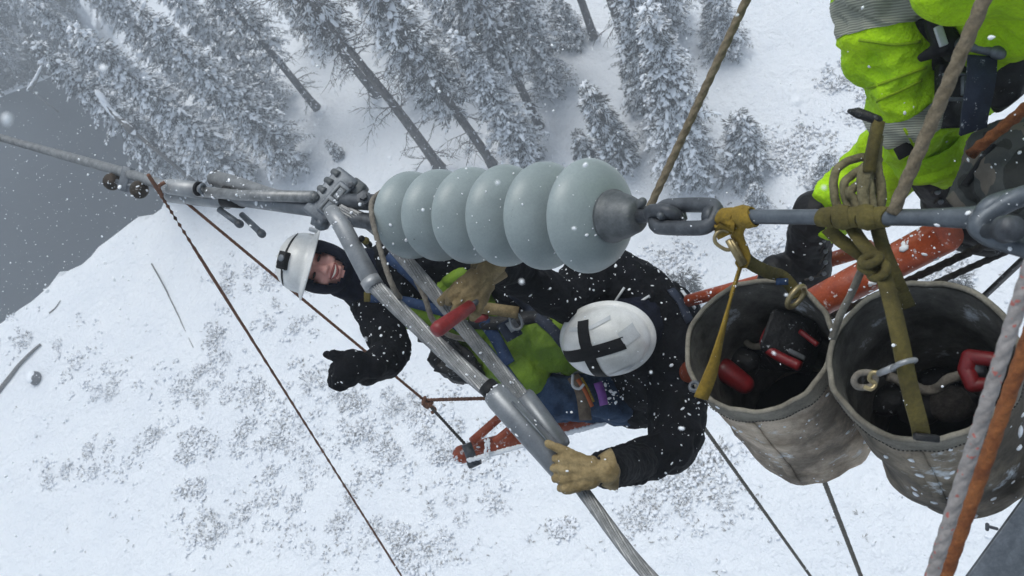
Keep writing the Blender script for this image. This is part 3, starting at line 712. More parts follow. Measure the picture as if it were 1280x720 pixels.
m_ = MB(); m_.tube([c - lx * .04 - ly * .01, c - lx * .1 + ly * .02], [.026, .022], 14); m_.lathe(c - lx * .085 + ly * .03, TOC, [(-.02, .02), (.02, .024), (.022, .014), (.03, .013)], 8); t_.part('jaw', m_, 'galv'); m_ = MB(); m_.box(c + lx * .07 + ly * .045, lx * .026, ly * .026, lz * .026); t_.part('end_lug', m_, 'capsteel', bevel=.009)
for a_ in (-.03, .025): m_ = MB(); m_.loop([c + ly * (.016 + .012 * sy) + lx * (a_ + .02 * sx) + TOC * .044 for sx, sy in ((-1, -1), (1, -1), (1, 1), (-1, 1))], .0045, 6, TOC); t_.part('rib', m_, 'capsteel')
m_ = MB(); m_.ell(c + ly * .03 - lx * .012 + TOC * .012, lx * .02, ly * .017, lz * .018); t_.part('rust_patch', m_, 'brownleather')
t_ = T('clevis', 'dark steel clevis with hex bolt joining the clamp to the first disc', 'clevis', P(452, 256, 2.36))
a, b = P(432, 262, 2.52), S(-.80)
for s_ in (-1, 1):
    m_ = MB(); m_.chain([(a + SU * .026 * s_ - SW * .01, .024), (a.lerp(b, .5) + SU * .03 * s_, .026), (b + SU * .012 * s_, .018)], 12); t_.part('cheek', m_, 'darksteel')
m_ = MB(); q = P(456, 250, 2.42); m_.lathe(q, (TOC - DWN * .3).normalized(), [(-.05, .012), (0, .012), (.001, .022), (.02, .023), (.022, .013), (.034, .012), (.035, .001)], 6); t_.part('hex_bolt', m_, 'darksteel', smooth=False)
m_ = MB(); m_.tube([b - AX * .02, S(-.775)], [.026, .02], 14); t_.part('ball_socket', m_, 'darksteel')
# ---- conductor coming in from the left, with its compression dead ends
cw = catmull([P(207, 233, 3.08), P(150, 214, 3.3), P(75, 193, 3.7), P(0, 172, 4.2), P(-400, 60, 7), P(-1500, -250, 24)], 40)
single('line_conductor', MB().tube(cw, .0215, 40, lobes=14, amp=.12, pitch=3), 'strand', 'frosted grey conductor cable running in from the left edge', 'cable', loc=cw[0].copy())
t_ = T('vibration_damper', 'pair of rusty brown round damper weights under the incoming conductor', 'damper', P(155, 232, 3.25))
for (x, y, z) in ((140, 227, 3.32), (174, 237, 3.18)):
    q = P(x, y, z); wv = D(.5, .2, -.84).normalized(); t_.part('weight', MB().lathe(q - wv * .03, wv, [(0, .02), (.004, .033), (.035, .036), (.05, .03), (.052, .016), (.058, .015), (.059, .001)], 24), 'rustweight')
m_ = MB(); m_.tube([P(140, 224, 3.34), P(158, 231, 3.25), P(174, 234, 3.2)], .009, 10); t_.part('messenger', m_, 'galv')
m_ = MB(); m_.box(P(158, 224, 3.25), D(.02, .006, 0), D(-.012, .05, 0), D(0, 0, .02)); t_.part('clamp', m_, 'galv', bevel=.006)
def deadend(name, label, spec, holes=()):
    t_ = T(name, label, 'dead end', P(*spec[0][0][0:3]))
    for nm, pts, rr, mt in spec[1]: t_.part(nm, MB().tube([P(*p) for p in pts], rr, 20), mt)
    for nm, m_, mt in holes: t_.part(nm, m_, mt)
    return t_
deadend('compression_dead_end', 'upper aluminium dead end tube leading to the ribbed clamp', [[(205, 233, 3.08)], [
    ('tube', [(203, 232, 3.08), (212, 233, 3.05), (250, 238, 2.93)], [.022, .03, .032], 'alu'), ('eye_rod', [(246, 239, 2.92), (300, 244, 2.78), (392, 246, 2.5)], [.02, .019, .019], 'strand')]],
    [('eye_ring', MB().ring(P(248, 236, 2.88), D(.9, .1, -.3).normalized(), .02, .007), 'black'), ('eye_ring', MB().ring(P(253, 236, 2.87), D(.9, .1, -.3).normalized(), .015, .006), 'galv')])
deadend('compression_dead_end', 'lower aluminium dead end tube lying behind the upper one', [[(220, 247, 3.1)], [
    ('tube', [(213, 244, 3.12), (285, 251, 2.95), (289, 251, 2.94)], [.03, .031, .02], 'alu'), ('eye_rod', [(284, 246, 2.9), (318, 251, 2.8), (395, 261, 2.55)], [.028, .027, .027], 'sleeve'), ('dark_collar', [(280, 250, 2.9), (303, 252, 2.85)], [.026, .025], 'black')]])
deadend('jumper_terminal', 'short frosted tube with an open dark end above the dead ends', [[(268, 224, 2.95)], [
    ('tube', [(268, 223, 2.95), (290, 229, 2.88), (345, 243, 2.7), (395, 246, 2.5)], [.03, .03, .017, .012], 'strand')]],
    [('open_end', MB().ring(P(268, 223, 2.94), D(.9, .2, .3).normalized(), .026, .006), 'black'), ('fixing_bolt', MB().cap(P(281, 236, 2.84), P(286, 238, 2.84), .012), 'black')])
for i, (a, b, lb) in enumerate((((274, 262), (298, 279), 'left of two short grey pegs under the dead end tubes'), ((302, 268), (326, 291), 'right of two short grey pegs under the dead end tubes'))):
    p, q = P(*a, 2.95), P(*b, 2.9); m_ = MB(); m_.tube([p, q], [.011, .012], 12); t_ = T('jumper_peg', lb, 'peg', p); t_.part('stem', m_, 'galv'); m_ = MB(); m_.cap(q, q + (q - p).normalized() * .008, .015); t_.part('knob', m_, 'darksteel')
# ---- jumper cables and compression sleeve
t_ = T('jumper_cable', 'front stranded aluminium jumper cable ending in the grey sleeve by the gloved hand', 'cable', P(520, 400, 2.3))
t_.part('terminal_tube', MB().tube([P(413, 262, 2.42), P(424, 278, 2.40), P(428, 283, 2.4), P(466, 355, 2.33)], [.022, .026, .0275, .0275], 20), 'alu')
t_.part('terminal_band', MB().tube([P(462, 349, 2.333), P(468, 359, 2.325)], .0295, 20), 'alu')
t_.part('strands', MB().tube(catmull([P(466, 355, 2.33), P(540, 425, 2.27), P(590, 470, 2.22), P(628, 500, 2.16)], 60), .0235, 80, lobes=16, amp=.26, pitch=1.1), 'strand')
t_.part('lower_strands', MB().tube(catmull([P(712, 592, 2.07), P(742, 632, 2.02), P(776, 678, 1.96), P(806, 714, 1.9), P(870, 780, 1.8), P(960, 850, 1.7)], 40), .0172, 70, lobes=14, amp=.26, pitch=1.4), 'strand')
t_ = T('compression_sleeve', 'thick smooth grey sleeve gripped by the gloved hand', 'cable sleeve', P(670, 545, 2.12))
t_.part('barrel', MB().tube([P(615, 488, 2.17), P(618, 491, 2.168), P(624, 498, 2.16), P(712, 596, 2.07), P(716, 600, 2.066)], [.026, .034, .0365, .0355, .022], 32), 'sleeve')
t_.part('seam', MB().tube([P(640, 502, 2.112), P(704, 573, 2.042)], .003, 8), 'galv'); t_.part('end_collar', MB().tube([P(608, 482, 2.18), P(619, 493, 2.165)], [.026, .028], 24), 'black')
t_ = T('jumper_cable', 'rear stranded aluminium jumper cable running closest to the disc string', 'cable', P(560, 390, 2.45))
t_.part('strands', MB().tube(catmull([P(425, 262, 2.5), P(468, 284, 2.47), P(520, 340, 2.43), P(600, 434, 2.36), P(664, 508, 2.3)], 50), .0215, 80, lobes=16, amp=.26, pitch=1.2), 'strand')
t_.part('sleeve', MB().tube([P(653, 493, 2.3), P(656, 497, 2.3), P(700, 556, 2.24), P(703, 560, 2.24)], [.026, .031, .031, .026], 28), 'sleeve')
t_ = T('sleeve_spacer', 'small black spacer tying the two jumper cables together near the clamp', 'spacer', P(455, 302, 2.38)); m_ = MB(); m_.chain([(P(452, 298, 2.36), .009), (P(461, 306, 2.40), .011)]); t_.part('body', m_, 'black'); m_ = MB(); m_.sph(P(457, 301, 2.37), .012); t_.part('tag', m_, 'oweb')
cord = catmull([P(482, 236, 2.42), P(466, 250, 2.34), P(465, 270, 2.28), P(472, 300, 2.26), P(484, 340, 2.24), P(494, 364, 2.25), P(500, 372, 2.32)], 12)
single('tie_cord', MB().rope(None, None, .0085, pts=cord), 'ropegrey', 'grey tie cord hanging from the first disc across the jumper cables', 'cord', loc=cord[0].copy())
cord = catmull([P(520, 350, 2.5), P(531, 372, 2.44), P(541, 400, 2.45), P(560, 418, 2.46), P(585, 425, 2.5)], 12)
single('tie_cord', MB().rope(None, None, .009, pts=cord), 'ropegrey', 'second grey cord curling between the jumper cables at the chest of the smiling worker', 'cord', loc=cord[0].copy())
# ---- ropes
def rp(a, b, r, mat, label, name='rope', sag=.0, ext=0.0, lobes=3):
    a, b = P(*a), P(*b); d = (b - a) * ext
    n = max(2, min(420, int((b - a).length * (1 + ext) / (r * 2.2)))); m_ = MB()
    pts = [a.lerp(b + d, i / n) - UP * sag * 4 * (i / n) * (1 - i / n) for i in range(n + 1)]
    m_.rope(None, None, r, pts=pts, lobes=lobes); return single(name, m_, mat, label, name, loc=pts[0].copy())
rp((940, 8, 1.95), (812, 262, 2.05), .0105, 'rope', 'taut tan rope rising from the oval link to the top edge') if False else None
pts = [P(975, -90, 1.85), P(940, 8, 1.95), P(812, 262, 2.15), P(800, 285, 2.17)]
single('rope', MB().rope(None, None, .0112, pts=[pts[0].lerp(pts[3], i / 120) for i in range(121)]), 'rope', 'taut tan rope rising from behind the oval link to the top edge', 'rope', loc=pts[0].copy())
a, b = P(1262, -75, 1.07), P(1116, 266, 1.27)
single('rope', MB().rope(None, None, .0108, pts=[a.lerp(b, i / 90) for i in range(91)]), 'rope', 'taut tan rope in front of the lime trousers', 'rope', loc=a.copy())
a, b = P(1310, 265, .82), P(1152, 760, 1.0)
single('rope', MB().rope(None, None, .0084, pts=[a.lerp(b, i / 160) for i in range(161)], pitch=15, n=24), 'ropewhite', 'thick off white braided rope with red flecks in front of the right bucket', 'rope', loc=a.copy())
a, b = P(1318, 330, .95), P(1168, 760, 1.12)
single('rope', MB().rope(None, None, .0095, pts=[a.lerp(b, i / 120) for i in range(121)]), 'ropeorange', 'rust orange rope running beside the white flecked rope', 'rope', loc=a.copy())
pts = catmull([P(206, 228, 3.0), P(199, 233, 2.99), P(202, 243, 3.0), P(230, 290, 3.15), P(495, 709, 5.2), P(560, 812, 6)], 40)
single('rope', MB().rope(None, None, .0072, pts=pts), 'ropebrown', 'left brown tag line dropping from the dead end tube down to the bottom edge', 'rope', loc=pts[0].copy())
pts = [P(229, 250, 3.05), P(530, 500, 3.5)]
single('rope', MB().rope(None, None, .0066, pts=[pts[0].lerp(pts[1], i / 160) for i in range(161)]), 'ropebrown', 'brown line from the dead ends passing behind the raised mitten to the knot', 'rope', loc=pts[0].copy())
t_ = T('rope_knot', 'brown rope knot with lines running to the boom tip and the grey sleeve', 'knot', P(530, 500, 3.5))
m_ = MB(); q = P(533, 502, 3.5)
for k, (ax, cc) in enumerate(((D(1, .3, .2), (0, 0)), (D(.2, 1, .3), (6, 3)), (D(.6, -.6, .5), (2, 5)))): m_.ring(P(533 + cc[0] - 3, 501 + cc[1], 3.49), ax.normalized(), .014, .0085, n=16, m=8)
m_.sph(q, .016); m_.tube(catmull([P(536, 506, 3.48), P(544, 512, 3.47), P(540, 516, 3.48)], 5), .008, 8); t_.part('wraps', m_, 'ropebrown')
a, b = P(532, 500, 3.5), P(640, 497, 3.1); m_ = MB(); m_.rope(a, b, .0088); t_.part('cross_line', m_, 'ropebrown')
a, b = P(536, 506, 3.5), P(582, 556, 3.12); m_ = MB(); m_.rope(a, b, .0075); t_.part('drop_line', m_, 'ropedark')
rp((866, 515, 3.0), (1005, 709, 4.0), .0085, 'ropegrey', 'thin grey hand line hanging below the left bucket on its left side', ext=.6)
rp((1020, 575, 2.6), (1073, 712, 3.3), .0095, 'ropegrey', 'thin grey hand line hanging straight below the left bucket', ext=.8)
rp((1018, 405, 2.1), (1245, 300, 1.75), .0105, 'ropedark', 'dark braided rope lying along the under side of the orange mast', lobes=3, ext=.35)
rp((985, 436, 2.2), (1250, 318, 1.85), .009, 'ropedark', 'thinner dark rope below the dark braided rope', lobes=3, ext=.3)
a, b = P(1222, 378, 1.62), P(1330, 276, 1.3); m_ = MB(); m_.ribbon([a.lerp(b, i / 10) for i in range(11)], .022, .004, nrm=TOC); single('black_strap', m_, 'blacknylon', 'black webbing strap running off the right edge above the right bucket', 'strap', loc=a.copy())
rp((1214, 192, 1.5), (1300, 120, 1.35), .012, 'ropeorange', 'dark rusty red hose beside the camouflage bag', name='hose', lobes=0 or 3, ext=.3)
# ---- orange fibreglass boom
t_ = T('fibreglass_boom', 'orange fibreglass boom the workers sit on with a rounded tip at its left end', 'boom', P(760, 520, 3.0))
def tb(nm, pts, r, k=14): return t_.part(nm, MB().tube(pts, r, 24), 'orange')
t_.part('lower_pole', MB().cap(P(577, 568, 3.12), P(1010, 447, 3.3), .036, .036, 24), 'orange')
t_.part('upper_pole', MB().tube([P(860, 376, 2.72), P(945, 353, 2.5), P(1090, 309, 2.2)], .021, 18), 'orange')
t_.part('strut', MB().tube([P(590, 552, 3.05), P(700, 455, 3.3)], .017, 14), 'orange'); t_.part('strut', MB().tube([P(618, 552, 3.02), P(720, 468, 3.3)], .014, 14), 'orange')
m_ = MB(); m_.tube([P(583, 555, 3.02), P(592, 579, 3.02)], .02, 12); m_.tube([P(586, 580, 3.03), P(600, 575, 3.02)], [.02, .016], 10); t_.part('tip_fitting', m_, 'darksteel')
m_ = MB(); rr_ = random.Random(3)
for k in range(300):
    f = rr_.random(); q = P(585 + f * 170, 566 - f * 47, 3.0) + DWN * (.026 + rr_.random() * .008) + TOC * .0; m_.ell(q, RGT * rr_.uniform(.006, .018), DWN * .007, VIEW * .008, 6, 4)
for k in range(40): q = P(606 + rr_.random() * 6, 548 + k * .62, 3.0) - VIEW * .025; m_.ell(q, RGT * .005, DWN * .006, VIEW * .006, 6, 4)
t_.part('snow_line', m_, 'snow_lump')
t_.part('mast', MB().tube([P(1186, 291, 1.72), P(1182, 293, 1.73), P(1000, 389, 2.05), P(800, 499, 3.2)], [.035, .0395, .0395, .036], 28), 'orange', label='thick orange mast tube')
m_ = dust(MB().tube([P(1182, 293, 1.73), P(1000, 389, 2.05)], .0395, 24), 60, .006, 4); t_.part('snow_dusting', m_, 'snow_lump')
# ================================================================== BUCKETS
def bucket(label, top, base, R, mat, seed, rb=None):
    ct, cb_ = P(*top), P(*base); ax = (cb_ - ct).normalized(); L = (cb_ - ct).length; rb = rb or R
    t_ = T('tool_bucket', label, 'bucket', cb_)
    _, u, w = frame(ax, RGT); N, K = 64, 16
    def pt(th, s, r): 
        q = ct + ax * (L * s) + u * (math.cos(th) * r) + w * (math.sin(th) * r); d_ = noise.noise(V((math.cos(th) * 1.6 + seed, math.sin(th) * 1.6, s * 3))) * .011 * (s + .2) + .004 * noise.noise(V((th * 1.2, s * 9 + seed, 2))) * min(1, s * 4) + noise.noise(V((math.cos(th) * 4 + seed, math.sin(th) * 4, s * 8))) * .005
        return q + (u * math.cos(th) + w * math.sin(th)) * d_
    def wall(off, s0, s1):
        m_ = MB()
        for i in range(K + 1):
            s = s0 + (s1 - s0) * i / K; r = R + (rb - R) * s + off
            for j in range(N): m_.v.append(tuple(pt(2 * math.pi * j / N, s, r)))
        for i in range(K):
            for j in range(N): k = (j + 1) % N; m_.f.append((i * N + j, i * N + k, i * N + N + k, i * N + N + j))
        return m_
    ow = wall(.004, 0, 1); c_ = len(ow.v); ow.v.append(tuple(cb_ + ax * .004))
    for j in range(N): ow.f.append((K * N + j, K * N + (j + 1) % N, c_))
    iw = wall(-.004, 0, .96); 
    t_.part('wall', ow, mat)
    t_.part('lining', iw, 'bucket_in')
    c2 = MB().lathe(ct + ax * L * .95, ax, [(0, rb * .93), (.004, rb * .93)], 40); t_.part('bottom_board', c2, 'black')
    m_ = MB(); pts = [pt(2 * math.pi * j / 72, .004, R) for j in range(72)]
    m2 = []
    for sgn in (0, 1): m2.append(pts)
    rim = wall(.0065, -.012, .085); t_.part('rim_band', rim, 'rim')
    m_ = MB()
    for j in range(0, 144): th = 2 * math.pi * j / 144; a_, b_ = pt(th, .07, R + .0085), pt(th + .024, .07, R + .0085); m_.tube([a_, b_], .0011, 5)
    t_.part('stitching', m_, 'ropedark')
    m_ = MB(); m_.ribbon([pt(1.9, .09 + k * .075, R + .006 + (rb - R) * (.09 + k * .075)) for k in range(12)], .02, .003, nrm=(u * math.cos(1.9) + w * math.sin(1.9))); t_.part('side_seam', m_, mat)
    m_ = MB(); m_.loop([pt(2 * math.pi * j / 72, -.01, R + .001) for j in range(72)], .0055, 8, ax); t_.part('rim_hoop', m_, 'rim')
    t_.part('snow_dusting', dust(ow, 70, .0065, seed, up=(UP + TOC).normalized(), thresh=-.2), 'snow_lump')
    return t_, ct, cb_, ax, u, w, L
LB, lct, lcb, lax, lu, lw, lL = bucket('grey stained canvas bucket holding red and black power tools', (946, 431, 1.66), (1012, 532, 2.02), .148, 'canvas', 3)
RB, rct, rcb, rax, ru, rw, rL = bucket('larger dark stained canvas bucket hung from the olive sling on the right', (1149, 449, 1.42), (1196, 560, 1.76), .15, 'canvas_dark', 9)
def inb(ct, ax, L, px, py, s):                       # point inside a bucket: on the pixel ray, at depth s down the bucket
    d = P(px, py, 1) - CAM; o = ct + ax * (L * s); return CAM + d * ((o - CAM).dot(ax) / d.dot(ax))
# tools
t_ = T('power_tool', 'black and red cordless tool with a battery at the right of the left bucket', 'power tool', inb(lct, lax, lL, 975, 430, .6))
a, b = inb(lct, lax, lL, 990, 400, .25), inb(lct, lax, lL, 1012, 455, .3); e1 = (b - a).normalized(); q = (a + b) / 2; e3 = (lax - lax.dot(e1) * e1).normalized(); e2 = e1.cross(e3)
m_ = MB(); m_.box(inb(lct, lax, lL, 990, 428, .34), RGT * .05 + DWN * .015, DWN * .048 - RGT * .016, lax * .05); t_.part('battery', m_, 'blacknylon', bevel=.012)
m_ = MB(); m_.tube(catmull([inb(lct, lax, lL, 966, 405, .24), inb(lct, lax, lL, 956, 428, .26), inb(lct, lax, lL, 968, 442, .26), inb(lct, lax, lL, 1000, 458, .26)], 8), .0115, 12); t_.part('red_bumper', m_, 'toolred')
m_ = MB(); m_.tube(catmull([inb(lct, lax, lL, 1000, 414, .22), inb(lct, lax, lL, 1022, 431, .22)], 8), .006, 10); t_.part('red_trim', m_, 'toolred')
m_ = MB(); m_.box(inb(lct, lax, lL, 996, 443, .255), RGT * .018 + DWN * .009, DWN * .005 - RGT * .002, lax * .003); t_.part('grey_latch', m_, 'sleeve', bevel=.002)
m_ = MB(); m_.chain([(inb(lct, lax, lL, 945, 440, .6), .04), (inb(lct, lax, lL, 985, 440, .6), .05)]); t_.part('motor_housing', m_, 'blacknylon')
m_ = MB(); m_.ring(inb(lct, lax, lL, 946, 420, .45), lax, .028, .008, a0=1.2, a1=4.6); t_.part('grey_ring', m_, 'rim')
t_ = T('power_tool', 'red and black cordless tool lying at the left wall of the left bucket', 'power tool', inb(lct, lax, lL, 890, 460, .5))
m_ = MB(); m_.chain([(inb(lct, lax, lL, 880, 425, .3), .026), (inb(lct, lax, lL, 872, 446, .32), .03)]); t_.part('head', m_, 'blacknylon')
m_ = MB(); m_.box(inb(lct, lax, lL, 876, 428, .2), RGT * .006, DWN * .016, lax * .008); t_.part('red_trim', m_, 'toolred', bevel=.003)
m_ = MB(); m_.chain([(inb(lct, lax, lL, 878, 457, .42), .02), (inb(lct, lax, lL, 905, 462, .42), .028), (inb(lct, lax, lL, 930, 480, .48), .024)]); t_.part('body', m_, 'toolred')
m_ = MB(); m_.chain([(inb(lct, lax, lL, 910, 440, .5), .03), (inb(lct, lax, lL, 935, 452, .5), .028)]); t_.part('handle', m_, 'blacknylon')
t_ = T('red_clamp', 'red metal clamp jaw sticking up at the right wall of the right bucket', 'clamp tool', inb(rct, rax, rL, 1225, 460, .3))
m_ = MB(); m_.chain([(inb(rct, rax, rL, 1240, 449, .12), .013), (inb(rct, rax, rL, 1212, 446, .13), .014), (inb(rct, rax, rL, 1208, 462, .15), .015), (inb(rct, rax, rL, 1216, 481, .17), .014), (inb(rct, rax, rL, 1238, 480, .18), .011)]); t_.part('jaw', m_, 'toolred')
m_ = MB(); m_.box(inb(rct, rax, rL, 1226, 465, .2), RGT * .01, DWN * .013, rax * .03); t_.part('jaw_pad', m_, 'sleeve', bevel=.003)
pts = catmull([inb(rct, rax, rL, 1110, 470, .3), inb(rct, rax, rL, 1140, 482, .36), inb(rct, rax, rL, 1165, 488, .4), inb(rct, rax, rL, 1190, 472, .34), inb(rct, rax, rL, 1215, 470, .4), inb(rct, rax, rL, 1225, 490, .6)], 10)
single('rope', MB().rope(None, None, .0105, pts=pts, pitch=9), 'ropegrey', 'grey rope coil end lying inside the right bucket', 'rope', loc=pts[0].copy())
t_ = T('gear_pile', 'dark gear heaped in the bottom of the right bucket', 'gear', inb(rct, rax, rL, 1150, 480, .8))
for k, (x, y, s, r) in enumerate(((1110, 500, .7, .045), (1150, 510, .72, .05), (1190, 505, .7, .05), (1170, 480, .78, .05), (1215, 495, .7, .035), (1130, 480, .8, .05))):
    m_ = MB(); m_.ell(inb(rct, rax, rL, x, y, s), ru * r, rw * r * .8, rax * r * .6, 14, 8); t_.part('bundle', m_, ('blacknylon', 'black', 'ropedark')[k % 3])
# ---- yellow sling to the left bucket
def wrap(t_, ta, tb_, R, w, turns, mat, seed=0, name='wrap'):
    """turns of webbing round the rod, each a slightly slanted flat band"""
    for k in range(turns):
        tc = ta + (tb_ - ta) * (k + .5) / turns; m_ = MB(); N = 36; vs = []; sl = .006 * (1 if k % 2 else -1)
        prof = [(-w / 2, R), (-w / 2 * .96, R + .003), (0, R + .0045 + .0022 * (k % 2)), (w / 2 * .96, R + .003), (w / 2, R)]
        for (x, r_) in prof:
            for j in range(N):
                th = 2 * math.pi * j / N; vs.append(S(tc + x + sl * math.cos(th + seed)) + SU * math.cos(th) * (r_ + .0022 * (k % 2)) + SW * math.sin(th) * (r_ + .0022 * (k % 2)))
        m_.add(vs, [(i * N + j, i * N + (j + 1) % N, i * N + N + (j + 1) % N, i * N + N + j) for i in range(4) for j in range(N)])
        t_.part(name, m_, mat, smooth=False)
YS = T('webbing_sling', 'yellow webbing sling wrapped on the rod and holding up the left bucket', 'sling', S(.34))
wrap(YS, .322, .398, .0135, .036, 2, 'yweb')
tn = TOC
m_ = MB(); m_.ribbon(catmull([S(.334) + TOC * .018 - SU * .006, S(.334) + TOC * .018 + SU * .02, P(902, 286, 1.53), P(906, 296, 1.53)], 6), .032, .004, side=AX); YS.part('short_tail', m_, 'yweb')
YS.part('d_ring', MB().ring(P(907, 300, 1.525), (TOC * .9 + DWN * .2).normalized(), .016, .0038, D(.8, .5, 0), .006, n=28), 'brass')
m_ = MB(); a, b = P(910, 300, 1.52), P(928, 331, 1.53); m_.tube([a, b], [.006, .007], 12); m_.tube([a + RGT * .006, b + RGT * .005 - DWN * .002], [.005, .006], 12); YS.part('metal_bar', m_, 'brass')
m_ = MB(); m_.ribbon(catmull([S(.378) + TOC * .019 - SU * .008, P(921, 290, 1.51), P(930, 318, 1.53), P(925, 335, 1.54), P(914, 370, 1.55)], 8), [.027] * 24 + [.02] * 9, .004, side=[AX] * 24 + [(RGT * .5 + VIEW * .9).normalized()] * 9); YS.part('strap', m_, 'yweb')
rimL = P(872, 503, 1.565); m_ = MB(); pts = catmull([P(924, 335, 1.54), P(913, 375, 1.53), P(900, 425, 1.52), P(889, 465, 1.53), P(876, 498, 1.545)], 8); k_ = len(pts)
m_.ribbon(pts, [.006 + .022 * min(1, max(0, (i / k_ - .15) / .6)) for i in range(k_)], .004, side=[(RGT * (.25 + .75 * i / k_) + VIEW * (1 - i / k_)).normalized() for i in range(k_)]); YS.part('strap', m_, 'yweb')
m_ = MB(); m_.ribbon(catmull([P(926, 318, 1.535), P(940, 330, 1.56), P(960, 340, 1.6), P(978, 346, 1.64), P(992, 362, 1.655), P(996, 372, 1.66)], 6), .026, .004, side=(DWN * .9 - RGT * .5 + VIEW * .2).normalized()); YS.part('strap', m_, 'oweb')
YS.part('grommet', MB().ring(P(995, 371, 1.635), (lax * .6 + TOC * .8).normalized() * -1, .022, .0055, D(.5, -.8, 0), .003, n=28), 'brass')
m_ = MB(); m_.ribbon(catmull([P(970, 352, 1.63), P(985, 352, 1.635)], 3), .014, .003, nrm=TOC); YS.part('blue_band', m_, 'blueweb')
m_ = MB(); m_.ring(P(868, 483, 1.6), -lax, .009, .004); YS.part('rim_grommet', m_, 'darksteel')
# ---- olive sling to the right bucket
OS = T('canvas_sling', 'olive canvas sling knotted round the rod and holding up the right bucket', 'sling', S(.56))
wrap(OS, .535, .642, .0135, .03, 5, 'oweb', 1)
sd = RGT
def strap(pts, w, mat, side, thick=.004, nm='strap'):
    q = catmull([P(*p) for p in pts], 8); m_ = MB(); m_.ribbon(q, w, thick, side=side); OS.part(nm, m_, mat)
strap([(1100, 330, 1.31), (1112, 370, 1.27), (1124, 420, 1.24), (1136, 480, 1.25), (1149, 530, 1.27), (1152, 546, 1.29)], .0265, 'oweb', RGT)
strap([(1034, 285, 1.40), (1050, 300, 1.37), (1078, 320, 1.35), (1100, 345, 1.33), (1120, 370, 1.36)], .023, 'oweb', (DWN * .8 - RGT * .5).normalized())
strap([(1062, 280, 1.36), (1075, 300, 1.33), (1090, 318, 1.31), (1102, 335, 1.30)], .022, 'oweb', (RGT * .8 - DWN * .4).normalized())
strap([(1096, 282, 1.36), (1104, 310, 1.33), (1118, 345, 1.33), (1130, 372, 1.38), (1136, 384, 1.40)], .024, 'oweb', RGT)
strap([(1080, 330, 1.36), (1065, 365, 1.40), (1050, 395, 1.44), (1040, 424, 1.47)], .013, 'rim', RGT)
for k, (c, ax, r) in enumerate((((1088, 325, 1.30), D(.5, .8, .3), .014), ((1098, 338, 1.295), D(.8, .4, .4), .014), ((1085, 338, 1.31), D(-.4, .8, .3), .012))):
    OS.part('knot_wrap', MB().ring(P(*c), ax.normalized(), r, .0075, n=20), 'oweb')
m_ = MB(); m_.box(P(1158, 547, 1.275), RGT * .02 + DWN * .002, DWN * .006, VIEW * .006); OS.part('loop_end', m_, 'blacknylon', bevel=.003)
t_ = T('snap_hook', 'steel snap hook with a white cord tied round the olive strap', 'snap hook', P(1090, 475, 1.3))
t_.part('eye', MB().ring(P(1081, 475, 1.345), (TOC * .85 + DWN * .3).normalized(), .014, .0055, RGT, .004, n=24), 'ropegrey')
m_ = MB(); m_.tube(catmull([P(1100, 466, 1.29), P(1090, 466, 1.295), P(1087, 474, 1.3), P(1094, 480, 1.3), P(1089, 486, 1.3), P(1081, 484, 1.31)], 6), .0038, 10); t_.part('hook', m_, 'brass')
m_ = MB(); m_.tube([P(1098, 467, 1.29), P(1118, 459, 1.26)], [.005, .0058], 12); t_.part('swivel', m_, 'alu')
m_ = MB(); m_.tube(catmull([P(1116, 460, 1.255), P(1124, 455, 1.23), P(1136, 451, 1.225), P(1144, 450, 1.24), P(1138, 454, 1.26)], 6), .0042, 10); t_.part('cord', m_, 'alu')
# ---- coil of rope hung on the rod
t_ = T('rope_coil', 'coil of tan rope hung over the olive canvas sling on the rod', 'rope coil', S(.57))
for k, (top, l, r_) in enumerate((((1050, 202), (1050, 268), (1088, 262)), ((1062, 214), (1062, 268), (1092, 264)), ((1068, 226), (1070, 268), (1086, 266)), ((1084, 200), (1078, 266), (1094, 250)))):
    z = 1.37 - .012 * k
    pts = catmull([P(l[0] + 6, 280, z), P(l[0] - 6 + k * 2, 250, z), P(top[0] - 6, top[1] + 14, z), P(top[0] + 14, top[1] - 2, z + .01), P(1088, 200 + 6 * k, z + .01), P(1090 - k, 235, z), P(r_[0], 276, z)], 8)
    t_.part('loop', MB().rope(None, None, .0078, pts=pts), 'ropeolive')
t_.part('loop', MB().rope(None, None, .0085, pts=catmull([P(1098, 280, 1.35), P(1102, 240, 1.34), P(1096, 205, 1.34), P(1098, 170, 1.34)], 8)), 'ropeolive')
t_.part('loop', MB().rope(None, None, .0085, pts=catmull([P(1084, 280, 1.33), P(1080, 240, 1.33), P(1088, 200, 1.33), P(1094, 160, 1.33)], 8)), 'ropeolive')
m_ = MB(); m_.ribbon(catmull([P(1086, 215, 1.325), P(1090, 190, 1.32), P(1098, 152, 1.33)], 5), .018, .012, side=RGT); t_.part('wrapped_end', m_, 'oweb')
m_ = MB(); m_.chain([(P(1097, 150, 1.33), .008), (P(1072, 141, 1.34), .009), (P(1062, 139, 1.34), .004)]); t_.part('black_clip', m_, 'blacknylon')
